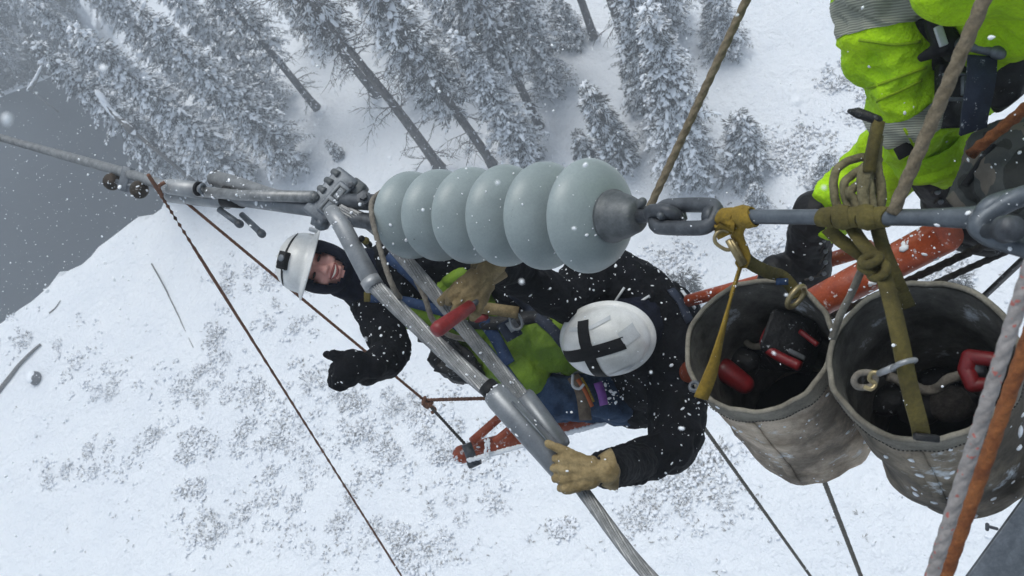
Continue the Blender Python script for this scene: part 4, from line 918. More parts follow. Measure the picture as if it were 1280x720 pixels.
# ================================================================== PEOPLE
def chain_px(m_, pts, n=18): m_.chain([(P(x, y, z), r) for x, y, z, r in pts], n)
def hand(wrist, d, palm, side, sz=1.0, curl=(.5, .7, .5), thumb=(.8, .6, .2), thumb_curl=.3, cuff=None, spread=.03, voxel=.0038, wr=.026):
    """gloved hand: five fingers; d wrist->knuckles, palm = the way the fingers close, side = thumb side"""
    d = d.normalized(); palm = (palm - palm.dot(d) * d).normalized(); side = (side - side.dot(d) * d); side = (side - side.dot(palm) * palm).normalized()
    m_ = MB(); kn = []
    for k in range(4):
        off = (.037, .0125, -.0125, -.036)[k]
        q = wrist + d * (.092 - abs(off) * .25) * sz + side * off * sz; kn.append(q)
        m_.cap(wrist + d * .012 * sz + side * off * .6 * sz, q, .0205 * sz, .0155 * sz, 12)
    m_.cap(wrist + d * .02 * sz + side * .02 * sz, wrist + d * .055 * sz + side * .035 * sz + palm * .01 * sz, .022 * sz, .018 * sz, 12)
    for k, (ln, r) in enumerate(((.07, .0112), (.08, .0116), (.074, .0112), (.058, .0102))):
        p = kn[k]; a = 0; ax = (d + side * (1.5 - k) * spread).normalized(); rr = r * sz
        for j, f in enumerate((.44, .32, .24)):
            a += curl[j]; dd = ax * math.cos(a) + palm * math.sin(a); q = p + dd * ln * f * sz
            m_.cap(p, q, rr, rr * .93, 12); p = q; rr *= .94
    p = wrist + d * .03 * sz + side * .03 * sz; td = (side * thumb[0] + d * thumb[1] + palm * thumb[2]).normalized(); rr = .0165 * sz
    for j, ln in enumerate((.042, .034, .028)):
        q = p + td * ln * sz; m_.cap(p, q, rr, rr * .9, 12); p = q; rr *= .88; td = (td * math.cos(thumb_curl) + (d * .3 + palm * .7).normalized() * math.sin(thumb_curl)).normalized()
    m_.cap(wrist - d * .03 * sz, wrist + d * .02 * sz, wr * sz, .027 * sz, 14)
    if cuff: m_.cap(wrist - d * cuff, wrist - d * .01, wr * 1.42 * sz, wr * 1.05 * sz, 16)
    return m_
wr_leather = folds(.0016, 45, 2)
def hframe(up, fwd_):
    u = up.normalized(); f = (fwd_ - fwd_.dot(u) * u).normalized(); r = f.cross(u); return r, f, u
def helmet_shell(c, r, f, u, sx=.112, sy=.142, h=.128, brim=.028, visor=.02, back=.0):
    """hard hat: ribbed dome with rolled brim; returns mesh and a function giving dome points"""
    m_ = MB(); N = 64
    def z_of(x, y):
        q = (x / sx) ** 2 + (y / sy) ** 2
        z = h * math.sqrt(max(0, 1 - min(1, q) ** 1.25))
        for xc, hh in ((0, .0045), (.03, .003), (-.03, .003)): z += hh * math.exp(-((x - xc) / .006) ** 2) * max(0, 1 - q * 1.3)
        return z
    prof = [0.0, .08, .16, .25, .34, .44, .54, .64, .74, .83, .9, .95, .98, 1.0]
    vs = []
    for p in prof:
        for j in range(N):
            th = 2 * math.pi * j / N; x, y = sx * p * math.cos(th), sy * p * math.sin(th); vs.append(c + r * x + f * y + u * (z_of(x, y) if p < 1 else 0))
    for (k, dz) in ((.0, -.012), (.25, -.014), (1.0, -.02), (1.04, -.025), (.9, -.026), (.1, -.02)):
        for j in range(N):
            th = 2 * math.pi * j / N; fr_ = max(0, math.sin(th)); bk_ = max(0, -math.sin(th)); e = (brim + visor * fr_ ** 2 + back * bk_ ** 2) * k
            vs.append(c + r * ((sx + e) * math.cos(th)) + f * ((sy + e) * math.sin(th)) + u * (dz - e * .28 * (fr_ + .4)))
    n = len(prof) + 6
    m_.add(vs, [(i * N + j, i * N + (j + 1) % N, i * N + N + (j + 1) % N, i * N + N + j) for i in range(n - 1) for j in range(N)])
    def on(x, y, off=.003): return c + r * x + f * y + u * (z_of(x, y) + off)
    return m_, on
def patch(on, poly_fn, nu, nv, off=.0022):
    """thin sheet lying on the dome; poly_fn(s,t) -> (x,y)"""
    m_ = MB()
    for i in range(nu + 1):
        for j in range(nv + 1): m_.v.append(tuple(on(*poly_fn(i / nu, j / nv), off)))
    for i in range(nu):
        for j in range(nv): a = i * (nv + 1) + j; m_.f.append((a, a + 1, a + nv + 2, a + nv + 1))
    return m_
def head_mesh(c, r, f, u):
    m_ = MB(); Q = lambda x, y, z: c + r * x + f * y + u * z
    m_.ell(Q(0, -.012, .03), r * .077, f * .098, u * .1, 20, 14); m_.ell(Q(0, .026, -.028), r * .064, f * .064, u * .088, 20, 14)
    m_.cap(Q(-.012, .058, -.1), Q(.012, .058, -.1), .022); m_.cap(Q(-.04, .02, -.075), Q(-.012, .056, -.1), .024, .022); m_.cap(Q(.04, .02, -.075), Q(.012, .056, -.1), .024, .022)
    for s in (-1, 1):
        m_.sph(Q(.037 * s, .062, -.038), .025); m_.cap(Q(.016 * s, .084, .022), Q(.042 * s, .072, .02), .0125, .012); m_.ell(Q(.079 * s, -.008, -.01), r * .012, f * .02, u * .033)
        m_.sph(Q(.011 * s, .096, -.034), .0095)
    m_.cap(Q(0, .086, .012), Q(0, .108, -.03), .009, .0125); m_.cap(Q(-.02, .086, -.055), Q(.02, .086, -.055), .0085); m_.cap(Q(-.018, .083, -.078), Q(.018, .083, -.078), .009)
    m_.cap(Q(0, -.02, -.06), Q(0, -.05, -.19), .056, .062)
    return m_
# ------------------------------------------------------------ worker on the left, looking up
t_ = T('person', 'smiling worker in white helmet and dark balaclava giving a thumbs up with a black mitten', 'person', P(640, 455, 3.15), 'line workers')
W1 = t_
up1 = D(-.95, -.26, -.22); fw1 = D(.27, .06, -1); hc = P(396, 333, 2.86); r1, f1, u1 = hframe(up1, fw1)
# body: one continuous figure under the clothes
m_ = head_mesh(hc, r1, f1, u1)
chain_px(m_, [(445, 340, 2.90, .055), (490, 350, 2.97, .1), (560, 375, 3.06, .12), (610, 400, 3.1, .12)])
chain_px(m_, [(465, 378, 2.93, .06), (488, 432, 2.8, .042), (462, 458, 2.66, .033), (446, 458, 2.6, .03)])
chain_px(m_, [(520, 318, 2.95, .06), (632, 350, 2.93, .045), (640, 380, 2.95, .033)])
chain_px(m_, [(610, 390, 3.1, .08), (690, 425, 3.0, .06), (742, 480, 3.3, .045)]); chain_px(m_, [(605, 420, 3.1, .08), (655, 462, 3.0, .06), (722, 502, 3.32, .045)])
body = t_.part('body', remesh(m_, .0048, 3), 'skin')
Q = lambda x, y, z: hc + r1 * x + f1 * y + u1 * z
for s in (-1, 1):
    t_.part('eye', MB().ell(Q(.03 * s, .0855, -.001), r1 * .0125, f1 * .0065, u1 * .0048), 'eye', body)
    m_ = MB(); m_.tube(catmull([Q(.013 * s, .0985, .02), Q(.03 * s, .0955, .026), Q(.048 * s, .084, .02)], 5), .0042, 8); t_.part('eyebrow', m_, 'brow', body)
m_ = MB(); m_.ribbon([Q(x, .0945 - x * x * 7, -.066 + x * x * 10) for x in (-.025, -.017, -.008, 0, .008, .017, .025)], [.004, .01, .012, .0125, .012, .01, .004], .004, nrm=f1); t_.part('teeth', m_, 'teeth', body)
for s_, dz in ((1, .008), (-1, -.0085)):
    m_ = MB(); m_.tube([Q(x, .0945 - x * x * 8, -.066 + x * x * 10 + dz * (1 - (x / .03) ** 2)) for x in (-.029, -.02, -.01, 0, .01, .02, .029)], [.0025, .0042, .005, .0052, .005, .0042, .0025], 8); t_.part('lip', m_, 'lips', body)
# balaclava: shell with a face opening, running down into the collar
m_ = MB(); N, K = 56, 40; cc = Q(0, .006, -.005); vs = []
def bala(th, ph):
    x, y, z = math.sin(ph) * math.cos(th), math.sin(ph) * math.sin(th), math.cos(ph)
    return x, y, z
idx = {}
for i in range(K + 1):
    ph = math.pi * (i / K)
    for j in range(N):
        x, y, z = bala(2 * math.pi * j / N, ph); wv = 1 + .02 * noise.noise(V((x * 4, y * 4, z * 4)))
        m_.v.append(tuple(cc + r1 * x * .095 * wv + f1 * y * .115 * wv + u1 * z * .138 * wv))
for i in range(K):
    for j in range(N):
        ph = math.pi * (i + .5) / K; x, y, z = bala(2 * math.pi * (j + .5) / N, ph)
        if y > 0 and (x * .095 / .057) ** 2 + ((z * .138 + .022) / .074) ** 2 < 1: continue
        a = i * N + j; b = i * N + (j + 1) % N; m_.f.append((a, b, b + N, a + N))
bo = t_.part('balaclava', m_, 'navy'); sd_ = bo.modifiers.new('thick', 'SOLIDIFY'); sd_.thickness = .007; sd_.offset = -1
m_ = MB(); chain_px(m_, [(432, 342, 2.91, .092), (462, 348, 2.95, .115)]); t_.part('neck_gaiter', remesh(m_, .007, 3, folds(.006, 16, 1)), 'navy')
hm, on = helmet_shell(Q(0, .0, .05), r1, f1, u1, .108, .13, .088, .024, .002, .012)
he = t_.part('helmet', hm, 'helmet')
lp = MB(); lp.box(on(0, .114, .014), r1 * .024, (f1 * .8 + u1 * .6).normalized() * .014, (u1 * .8 - f1 * .6).normalized() * .016)
la = t_.part('headlamp', lp, 'black', he, bevel=.004); m_ = MB(); m_.lathe(on(-.0, .119, .024), (f1 * .8 + u1 * .6).normalized(), [(0, .012), (.01, .012), (.012, .009), (.0121, .0005)], 20); t_.part('lamp_lens', m_, 'galv', he)
m_ = MB(); m_.box(on(.024, .108, .01), r1 * .014, (f1 * .8 + u1 * .6).normalized() * .01, (u1 * .8 - f1 * .6).normalized() * .019); t_.part('lamp_bracket', m_, 'black', he, bevel=.004)
m_ = MB(); m_.ribbon([on(.108 * .93 * math.sin(a), .13 * .93 * math.cos(a) * .86, .003) for a in [k * .09 - 1.2 for k in range(27)]], .007, .003, nrm=(f1 + u1).normalized()); t_.part('lamp_strap', m_, 'blacknylon', he)
m_ = MB(); m_.box(Q(-.122, .03, .04), r1 * .008, f1 * .02, u1 * .02); t_.part('ear_clip', m_, 'helmetgrey', he, bevel=.006)
# jacket and arms
m_ = MB()
chain_px(m_, [(455, 350, 2.97, .105), (490, 352, 2.99, .15), (545, 368, 3.08, .155), (575, 380, 3.1, .15)])
chain_px(m_, [(470, 368, 2.97, .1), (470, 384, 2.94, .088), (489, 432, 2.8, .066), (487, 446, 2.76, .066), (462, 461, 2.66, .052), (454, 462, 2.63, .048)])
chain_px(m_, [(505, 322, 2.97, .1), (525, 318, 2.95, .09), (600, 332, 2.93, .07), (632, 350, 2.93, .066), (640, 384, 2.95, .052)])
jk = remesh(m_, .009, 4, folds(.012, 12, 3)); jo = t_.part('jacket', jk, 'jacket')
t_.part('snow_dusting', dust(jk, 290, .0042, 5), 'snow_lump')
# lime bib trousers with grey bands
m_ = MB()
chain_px(m_, [(548, 372, 3.05, .15), (570, 382, 3.06, .158), (612, 402, 3.1, .15)])
chain_px(m_, [(612, 395, 3.08, .115), (650, 408, 3.02, .105), (690, 430, 2.96, .098), (705, 436, 2.98, .09), (742, 480, 3.3, .075)])
chain_px(m_, [(605, 420, 3.1, .11), (632, 450, 3.02, .1), (655, 470, 2.98, .095), (722, 505, 3.3, .075)])
m_.cap(P(516, 392, 2.9), P(575, 398, 2.98), .05, .06); m_.cap(P(575, 345, 2.92), P(600, 350, 2.98), .06, .07)
tq = remesh(m_, .0095, 4, folds(.02, 11, 5)); t_.part('bib_trousers', tq, 'lime_shaded')
t_.part('reflective_band', MB().tube([P(664, 476, 2.93), P(676, 483, 2.97)], [.104, .1], 24), 'reflect') if False else None
c_ = P(705, 436, 2.98).lerp(P(742, 480, 3.3), .06); d_ = (P(742, 480, 3.3) - c_).normalized(); t_.part('reflective_band', band_from(tq, c_, c_ + d_ * .05, .14), 'reflect')
c_ = P(655, 470, 2.98).lerp(P(722, 505, 3.3), .05); d_ = (P(722, 505, 3.3) - c_).normalized(); t_.part('reflective_band', band_from(tq, c_, c_ + d_ * .05, .14), 'reflect')
# harness
SURF = {W1: bvh(jk, tq)}
def hstrap(pts, w, mat, nm='harness_strap', thick=.005, own=None, nrm=TOC, lift=.004, fly=False):
    own = own or W1; m2 = MB()
    if own in SURF and not fly: q, ns = drape(SURF[own], pts, thick * .5 + lift); m2.ribbon(q, w, thick, nrm=ns)
    else: m2.ribbon(catmull([P(*p) for p in pts], 8), w, thick, nrm=nrm)
    return own.part(nm, m2, mat)
hstrap([(462, 372, 2.79), (490, 374, 2.79), (520, 380, 2.83), (560, 392, 2.87)], .036, 'blueweb')
hstrap([(485, 318, 2.83), (515, 345, 2.81), (545, 375, 2.85), (580, 405, 2.88)], .05, 'blueweb')
hstrap([(560, 400, 2.86), (590, 420, 2.88), (625, 455, 2.88), (650, 485, 2.88)], .036, 'blueweb')
hstrap([(600, 396, 2.88), (618, 420, 2.87), (637, 455, 2.87)], .045, 'blueweb')
hstrap([(640, 365, 2.8), (665, 390, 2.84), (690, 412, 2.86), (705, 430, 2.88)], .04, 'navyweb')
hstrap([(585, 402, 2.88), (620, 404, 2.89), (655, 398, 2.88), (690, 396, 2.88)], .05, 'blacknylon', 'harness_belt')
hstrap([(597, 384, 2.83), (620, 387, 2.8), (648, 391, 2.8)], .042, 'leather', 'leather_strap', .012, fly=True)
m2 = MB(); m2.box(P(459, 371, 2.78), RGT * .011, DWN * .018, VIEW * .006); t_.part('strap_tab', m2, 'oweb', bevel=.003)
m2 = MB(); m2.ring(P(645, 402, 2.82), (TOC + RGT * .3).normalized(), .02, .005, D(.4, 1, 0), .008, n=24); m2.box(P(641, 407, 2.83), D(.011, .016, 0), D(.016, -.009, 0), VIEW * .003); t_.part('buckle', m2, 'alu')
m2 = MB(); m2.box(P(637, 412, 2.85), D(.02, .03, 0), D(.028, -.016, 0), VIEW * .01); t_.part('buckle_pad', m2, 'navyweb', bevel=.004)
m2 = MB(); m2.chain([(P(596, 398, 2.84), .016), (P(606, 396, 2.83), .014)]); t_.part('red_tag', m2, 'red')
# black mitten, thumb raised to the left
w_ = P(456, 461, 2.60)
mh = hand(w_, D(-.85, .1, -.2), D(.1, .75, .35), D(-.5, -.8, 0), 1.12, (1.25, 1.3, .8), (.75, .75, -.1), .0, None, .0, .0042, .034)
mh.cap(P(434, 449, 2.56), P(418, 444, 2.55), .022, .0195); mh.cap(P(447, 458, 2.59), P(436, 462, 2.56), .052, .05); mh.cap(P(440, 454, 2.57), P(436, 468, 2.56), .046, .042)
mg = remesh(mh, .0045, 3, folds(.002, 30, 2)); t_.part('mitten', mg, 'jacket', label='black mitten with raised thumb'); t_.part('snow_dusting', dust(mg, 14, .004, 6), 'snow_lump')
# tool bag hanging behind the cables
t_ = T('tool_bag', 'black canvas tool bag with open flaps hanging behind the jumper cables', 'bag', P(580, 450, 3.0))
m_ = MB(); pts = [(523, 417), (541, 409), (560, 421), (588, 440), (606, 470), (602, 478), (566, 476), (549, 464), (535, 450), (541, 437)]
vs = [P(x, y, 2.92) for x, y in pts] + [P(x + 2, y + 2, 3.14) for x, y in pts]; n = len(pts)
m_.add(vs, [tuple(range(n)), tuple(reversed(range(n, 2 * n)))] + [(i, (i + 1) % n, n + (i + 1) % n, n + i) for i in range(n)])
t_.part('pouch', remesh(m_, .008, 3, folds(.012, 14, 4)), 'blacknylon')
m_ = MB(); m_.ribbon(catmull([P(522, 418, 2.9), P(545, 424, 2.88), P(570, 448, 2.9)], 6), .06, .006, nrm=(TOC + DWN * .5).normalized()); m_.ribbon(catmull([P(545, 456, 2.9), P(570, 462, 2.88), P(600, 466, 2.9)], 6), .05, .006, nrm=(TOC - DWN * .4).normalized()); t_.part('flap', m_, 'blacknylon')
m_ = MB(); m_.tube(catmull([P(558, 456, 2.88), P(570, 462, 2.86), P(588, 462, 2.88)], 6), .005, 8); t_.part('piping', m_, 'helmetgrey')
m_ = MB(); m_.ribbon(catmull([P(560, 425, 2.95), P(585, 410, 2.95), P(605, 403, 2.95)], 5), .025, .004, nrm=TOC); t_.part('hanging_strap', m_, 'navyweb')
# ------------------------------------------------------------ worker in the middle, seen from above
t_ = T('person', 'worker in black jacket and jeans seen from above, white helmet with black tape cross', 'person', P(785, 500, 3.1), 'line workers')
W2 = t_
up2 = D(-.36, .2, -.9); fw2 = D(-1, .22, .3); r2, f2, u2 = hframe(up2, fw2); hc2 = P(762, 421, 2.66)
m_ = head_mesh(hc2, r2, f2, u2)
chain_px(m_, [(785, 425, 2.78, .06), (815, 440, 2.93, .09), (810, 470, 3.03, .1), (795, 490, 3.1, .11)])
chain_px(m_, [(838, 485, 2.85, .07), (842, 560, 2.66, .045), (760, 586, 2.42, .033), (742, 590, 2.38, .03)]); chain_px(m_, [(760, 350, 2.85, .07), (705, 385, 2.75, .045), (640, 345, 2.6, .033), (612, 340, 2.5, .03)])
chain_px(m_, [(785, 488, 3.08, .09), (690, 492, 2.98, .06), (758, 505, 3.3, .045)]); chain_px(m_, [(800, 470, 3.1, .09), (730, 470, 3.1, .06), (770, 490, 3.4, .045)])
t_.part('body', remesh(m_, .006, 3), 'skin')
hm, on2 = helmet_shell(hc2 + u2 * .05, r2, f2, u2, .115, .146, .115, .012, .012, .004)
he = t_.part('helmet', hm, 'helmet')
sy_, sx_ = .146, .115
def strip(x0, y0, x1, y1, w0, w1=None):
    w1 = w1 or w0; d_ = V((x1 - x0, y1 - y0)).normalized(); s_ = V((-d_.y, d_.x))
    return lambda a, b: ((x0 + (x1 - x0) * a) + s_.x * (w0 + (w1 - w0) * a) * (b - .5), (y0 + (y1 - y0) * a) + s_.y * (w0 + (w1 - w0) * a) * (b - .5))
def loc2(px, py):                                   # dome x,y under a picture point
    best = None
    for i in range(-20, 21):
        for j in range(-20, 21):
            x, y = i * sx_ / 21, j * sy_ / 21
            if (x / sx_) ** 2 + (y / sy_) ** 2 > .97: continue
            q = on2(x, y, 0) - CAM; q = V((q.dot(RGT), q.dot(DWN), q.dot(VIEW))); e = (q.x / q.z * F + 640 - px) ** 2 + (q.y / q.z * F + 360 - py) ** 2
            if best is None or e < best[0]: best = (e, x, y)
    return best[1:]
def tape(p, q, w, mat, nm, off=.0024): t_.part(nm, patch(on2, strip(*loc2(*p), *loc2(*q), w), 24, 5, off), mat, he, fix=True)
tape((701, 447), (781, 429), .041, 'tape', 'tape_strip'); tape((730, 401), (755, 472), .041, 'tape', 'tape_strip', .0032)
tape((776, 424), (797, 412), .048, 'helmetgrey', 'grey_patch'); tape((712, 411), (740, 408), .011, 'helmetgrey', 'grey_patch'); tape((738, 409), (762, 395), .011, 'helmetgrey', 'grey_patch', .003); tape((762, 470), (790, 458), .011, 'helmetgrey', 'grey_patch')
# jacket: broad back, hood, both sleeves
m_ = MB()
chain_px(m_, [(790, 405, 2.84, .13), (820, 435, 2.9, .16), (815, 468, 3.02, .165), (800, 488, 3.1, .15)])
chain_px(m_, [(770, 355, 2.84, .125), (835, 400, 2.84, .12), (850, 470, 2.84, .12), (845, 495, 2.82, .105), (846, 540, 2.72, .09), (838, 564, 2.64, .078), (795, 578, 2.52, .062), (758, 587, 2.42, .052)])
chain_px(m_, [(770, 350, 2.85, .115), (735, 352, 2.8, .1), (708, 378, 2.72, .078), (660, 352, 2.6, .06), (618, 338, 2.5, .05)])
chain_px(m_, [(765, 400, 2.82, .1), (800, 440, 2.82, .1)])
j2 = remesh(m_, .009, 4, folds(.013, 11, 8)); t_.part('jacket', j2, 'jacket'); t_.part('snow_dusting', dust(j2, 300, .0042, 9), 'snow_lump')
m_ = MB(); c_ = P(800, 350, 2.78)
m_ = MB(); m_.ell(hc2 - u2 * .02, r2 * .1, f2 * .122, u2 * .125, 24, 16); m_.chain([(hc2 - u2 * .08 - f2 * .03, .1), (hc2 - u2 * .18 - f2 * .05, .12)]); t_.part('balaclava', remesh(m_, .007, 3, folds(.006, 16, 6)), 'navy')
for k in range(7):                                  # ribbed cuff of the left sleeve
    f_ = k / 6; q = P(752 + 42 * f_, 588 - 9 * f_, 2.41 + .1 * f_); t_.part('sleeve_rib', MB().ring(q, D(-.9, .2, -.45).normalized(), .047 + .012 * f_, .011, n=22, m=8), 'jacket')
SURF[W2] = bvh(j2)
hstrap([(768, 378, 2.70), (780, 360, 2.69)], .008, 'helmetgrey', 'strap_edge', own=W2); hstrap([(790, 384, 2.69), (812, 370, 2.67)], .008, 'helmetgrey', 'strap_edge', own=W2)
hstrap([(838, 362, 2.72), (850, 378, 2.71), (862, 402, 2.72)], .03, 'navyweb', own=W2); hstrap([(852, 364, 2.71), (868, 386, 2.72)], .012, 'helmetgrey', 'strap_edge', own=W2)
# jeans and gear at the waist
m_ = MB(); chain_px(m_, [(790, 490, 3.1, .135), (735, 494, 3.02, .1), (692, 494, 2.97, .085), (688, 500, 3.0, .08), (758, 508, 3.32, .06)]); chain_px(m_, [(790, 472, 3.12, .13), (730, 474, 3.12, .1), (770, 492, 3.4, .07)])
t_.part('jeans', remesh(m_, .008, 4, folds(.01, 13, 2)), 'denim')
hstrap([(716, 470, 2.86), (727, 490, 2.86), (732, 525, 2.9)], .045, 'brownleather', 'leg_strap', own=W2, fly=True, nrm=(TOC - RGT * .2).normalized())
hstrap([(722, 474, 2.83), (732, 490, 2.82), (740, 508, 2.84)], .014, 'orangeweb', 'orange_loop', own=W2, fly=True); hstrap([(727, 472, 2.825), (735, 486, 2.815), (742, 502, 2.83)], .008, 'yweb', 'yellow_loop', own=W2, fly=True)
hstrap([(747, 478, 2.80), (752, 492, 2.79), (755, 506, 2.81)], .03, 'purple', 'purple_strap', own=W2, fly=True)
t_.part('snow_dusting', dust(MB().ell(P(764, 490, 2.84), RGT * .05, DWN * .05, VIEW * .03), 50, .005, 3), 'snow_lump')
m_ = MB(); m_.tube(catmull([P(716, 468, 2.8), P(716, 482, 2.79), P(724, 486, 2.79), P(730, 480, 2.79)], 6), .005, 8); t_.part('chin_cord', m_, 'helmetgrey')
m_ = MB(); chain_px(m_, [(745, 500, 2.95, .06), (775, 512, 2.98, .05)]); t_.part('tool_pouch', remesh(m_, .007, 2, folds(.006, 18)), 'denim')
# gloves: left hand over the sleeve, right hand on the red handle
sl = (P(716, 600, 2.066) - P(624, 498, 2.16)).normalized()
lw_ = P(748, 591, 2.115 + .16); sc0 = P(716, 597, 2.075)
wr_ = P(744, 589, 2.06); gd = (D(-1, .04, 0)); gp = VIEW
gl = hand(P(746, 590, 2.0), D(-1, .1, .1), D(-.1, .05, 1), D(-.35, -1, 0), .96, (.8, 1.15, .8), (.5, .85, .1), .1, .022, .06, .0036)
g_ = remesh(gl, .003, 2, folds(.003, 34, 1)); gg = t_.part('glove', g_, 'leather')
m_ = MB(); m_.lathe(P(757, 588, 2.03), D(-.95, .1, -.1).normalized(), [(-.022, .05), (-.02, .054), (.0, .046), (.012, .04)], 22); m_.cap(P(756, 604, 2.02), P(763, 611, 2.02), .01, .004); t_.part('glove_cuff', m_, 'leather')
m_ = MB(); chain_px(m_, [(800, 577, 2.5, .055), (775, 583, 2.3, .05), (757, 588, 2.04, .042)]); lsl = remesh(m_, .008, 3, folds(.008, 20, 4)); t_.part('forearm_sleeve', lsl, 'jacket')
gl = hand(P(603, 347, 2.3), D(-.55, .8, -.1), D(-.1, .25, 1), D(-.85, -.5, .1), 1.12, (.95, 1.25, .8), (.35, .85, .45), .35, .05, .03, .0036)
g_ = remesh(gl, .003, 2, folds(.003, 34, 5)); t_.part('glove', g_, 'leather')
m_ = MB(); m_.lathe(P(606, 341, 2.35), D(-.5, .75, -.2).normalized(), [(-.03, .058), (-.028, .062), (0, .05), (.02, .04)], 22); t_.part('glove_cuff', m_, 'leather')
m_ = MB(); chain_px(m_, [(650, 335, 2.56, .055), (622, 336, 2.42, .05), (606, 338, 2.36, .045)]); t_.part('forearm_sleeve', remesh(m_, .008, 3, folds(.008, 20, 4)), 'jacket')
t_ = T('hand_tool', 'worn red handled tool held in the tan glove across the jumper cables', 'hand tool', P(560, 400, 2.2))
a, b = P(545, 413, 2.18), P(592, 380, 2.27); d_ = (b - a).normalized()
m_ = MB(); m_.tube([a - d_ * .008, a - d_ * .004, a + d_ * .01, a.lerp(b, .5), b - d_ * .01], [.008, .019, .0225, .02, .018], 18); t_.part('grip', m_, 'red')
m_ = MB(); m_.tube([b - d_ * .012, b + d_ * .03], .009, 12); m_.box(b + d_ * .035 + VIEW * .02, d_ * .012, RGT * .012, VIEW * .03); t_.part('shank', m_, 'darksteel')
# ------------------------------------------------------------ worker standing at the right edge, legs in view
t_ = T('person', 'worker in bright lime trousers with silver bands and black boots at the upper right', 'person', P(1185, 300, 1.85), 'line workers')
W3 = t_
hipA, hipB = P(1330, -60, 1.34), P(1350, -190, 1.22)
L1 = [(1112, -20, 1.6), (1116, 25, 1.6), (1124, 90, 1.64), (1152, 150, 1.7), (1172, 200, 1.76)]
tor = hipA.lerp(hipB, .5); tu = (-D(.42, .535, 1)).normalized()
m_ = MB(); sh = tor + UP * .5; hd = sh + UP * .26
m_.chain([(tor, .13), (tor + UP * .25, .14), (sh - UP * .05, .12), (sh + UP * .1, .06)]); m_.ell(hd, RGT * .085, D(0, 0, .1), UP * .12)
for s_, hp in ((-1, hipA), (1, hipB)):
    so = sh + (hp - tor).normalized() * .2; el = so - UP * .3 + (hp - tor).normalized() * .05; m_.chain([(sh, .09), (so, .07), (el, .05), (el - UP * .1 - RGT * .2, .035)])
chain_px(m_, [(1185, 245, 1.84, .035), (1166, 190, 1.75, .045), (1112, -20, 1.62, .06)]); m_.chain([(P(1112, -20, 1.6), .065), (hipB, .09)])
chain_px(m_, [(1030, 280, 2.14, .03), (1140, 165, 1.9, .04), (1195, 90, 1.78, .055)]); m_.chain([(P(1195, 90, 1.76), .065), (hipA, .09)])
t_.part('body', remesh(m_, .011, 3), 'skin')
m_ = MB(); m_.chain([(tor - UP * .02, .18), (tor + UP * .25, .19), (sh - UP * .03, .16)])
for s_, hp in ((-1, hipA), (1, hipB)):
    so = sh + (hp - tor).normalized() * .2; el = so - UP * .3 + (hp - tor).normalized() * .05; m_.chain([(sh, .12), (so, .1), (el, .075), (el - UP * .1 - RGT * .2, .055)])
t_.part('jacket', remesh(m_, .014, 4, folds(.012, 9, 3)), 'lime')
r3, f3, u3 = hframe(UP, -RGT); hm, _o = helmet_shell(hd + UP * .03, r3, f3, u3); t_.part('helmet', hm, 'helmet')
m_ = MB(); chain_px(m_, [(1112, -20, 1.62, .1), (1112, 30, 1.62, .088), (1122, 85, 1.66, .087), (1146, 150, 1.7, .08), (1164, 190, 1.75, .075)]); m_.chain([(P(1112, -20, 1.6), .1), (hipB, .13), (hipA, .13)], 20)
chain_px(m_, [(1195, 90, 1.76, .1), (1150, 165, 1.86, .085), (1090, 225, 1.98, .078), (1040, 268, 2.1, .07)]); m_.chain([(P(1195, 90, 1.76), .1), (hipA, .13)], 20)
tq = remesh(m_, .0075, 4, folds(.025, 10, 6)); t_.part('trousers', tq, 'lime'); t_.part('snow_dusting', dust(tq, 60, .0035, 2), 'snow_lump')
def cuffband(a, b, ra, rb, mat, nm, amp=.004):
    q = MB(); A, B = P(*a), P(*b); q.tube([A.lerp(B, k / 6) for k in range(7)], [ra + (rb - ra) * k / 6 for k in range(7)], 40, caps=False)
    q.v = [tuple(V(p) + (V(p) - A).normalized() * amp * noise.noise(V(p) * 14)) for p in q.v]
    o = t_.part(nm, q, mat); s_ = o.modifiers.new('thick', 'SOLIDIFY'); s_.thickness = .004; s_.offset = 1; return o
t_.part('reflective_band', band_from(tq, P(1110, -8, 1.62), P(1113, 38, 1.63), .15), 'reflect'); A_ = P(1134, 122, 1.685); t_.part('reflective_band', band_from(tq, A_, A_ + (P(1160, 170, 1.72) - A_).normalized() * .055, .12), 'reflect')
cuffband((1156, 168, 1.73), (1168, 196, 1.765), .0775, .082, 'lime', 'trouser_hem')
SURF[W3] = bvh(tq)
hstrap([(1158, 22, 1.5), (1172, 60, 1.55), (1188, 110, 1.62), (1190, 160, 1.7)], .04, 'blacknylon', 'leg_strap', .005, W3)
for k_, ln in enumerate(([(1084, 110, 1.55), (1092, 108, 1.55), (1125, 96, 1.55), (1158, 84, 1.6)], [(1096, 127, 1.55), (1100, 124, 1.56), (1128, 112, 1.56), (1152, 100, 1.6)], [(1074, 50, 1.53), (1090, 52, 1.52), (1120, 56, 1.52), (1150, 52, 1.55)], [(1130, 160, 1.62), (1140, 176, 1.66), (1150, 194, 1.68)])):
    hstrap(ln, .006, 'limeseam', 'seam', .0025, W3, lift=.0005)
m_ = MB(); m_.box(P(1134, 186, 1.655), D(.024, -.0125, .004), D(.006, .012, 0), VIEW * .004); t_.part('hem_tab', m_, 'tape', bevel=.002)
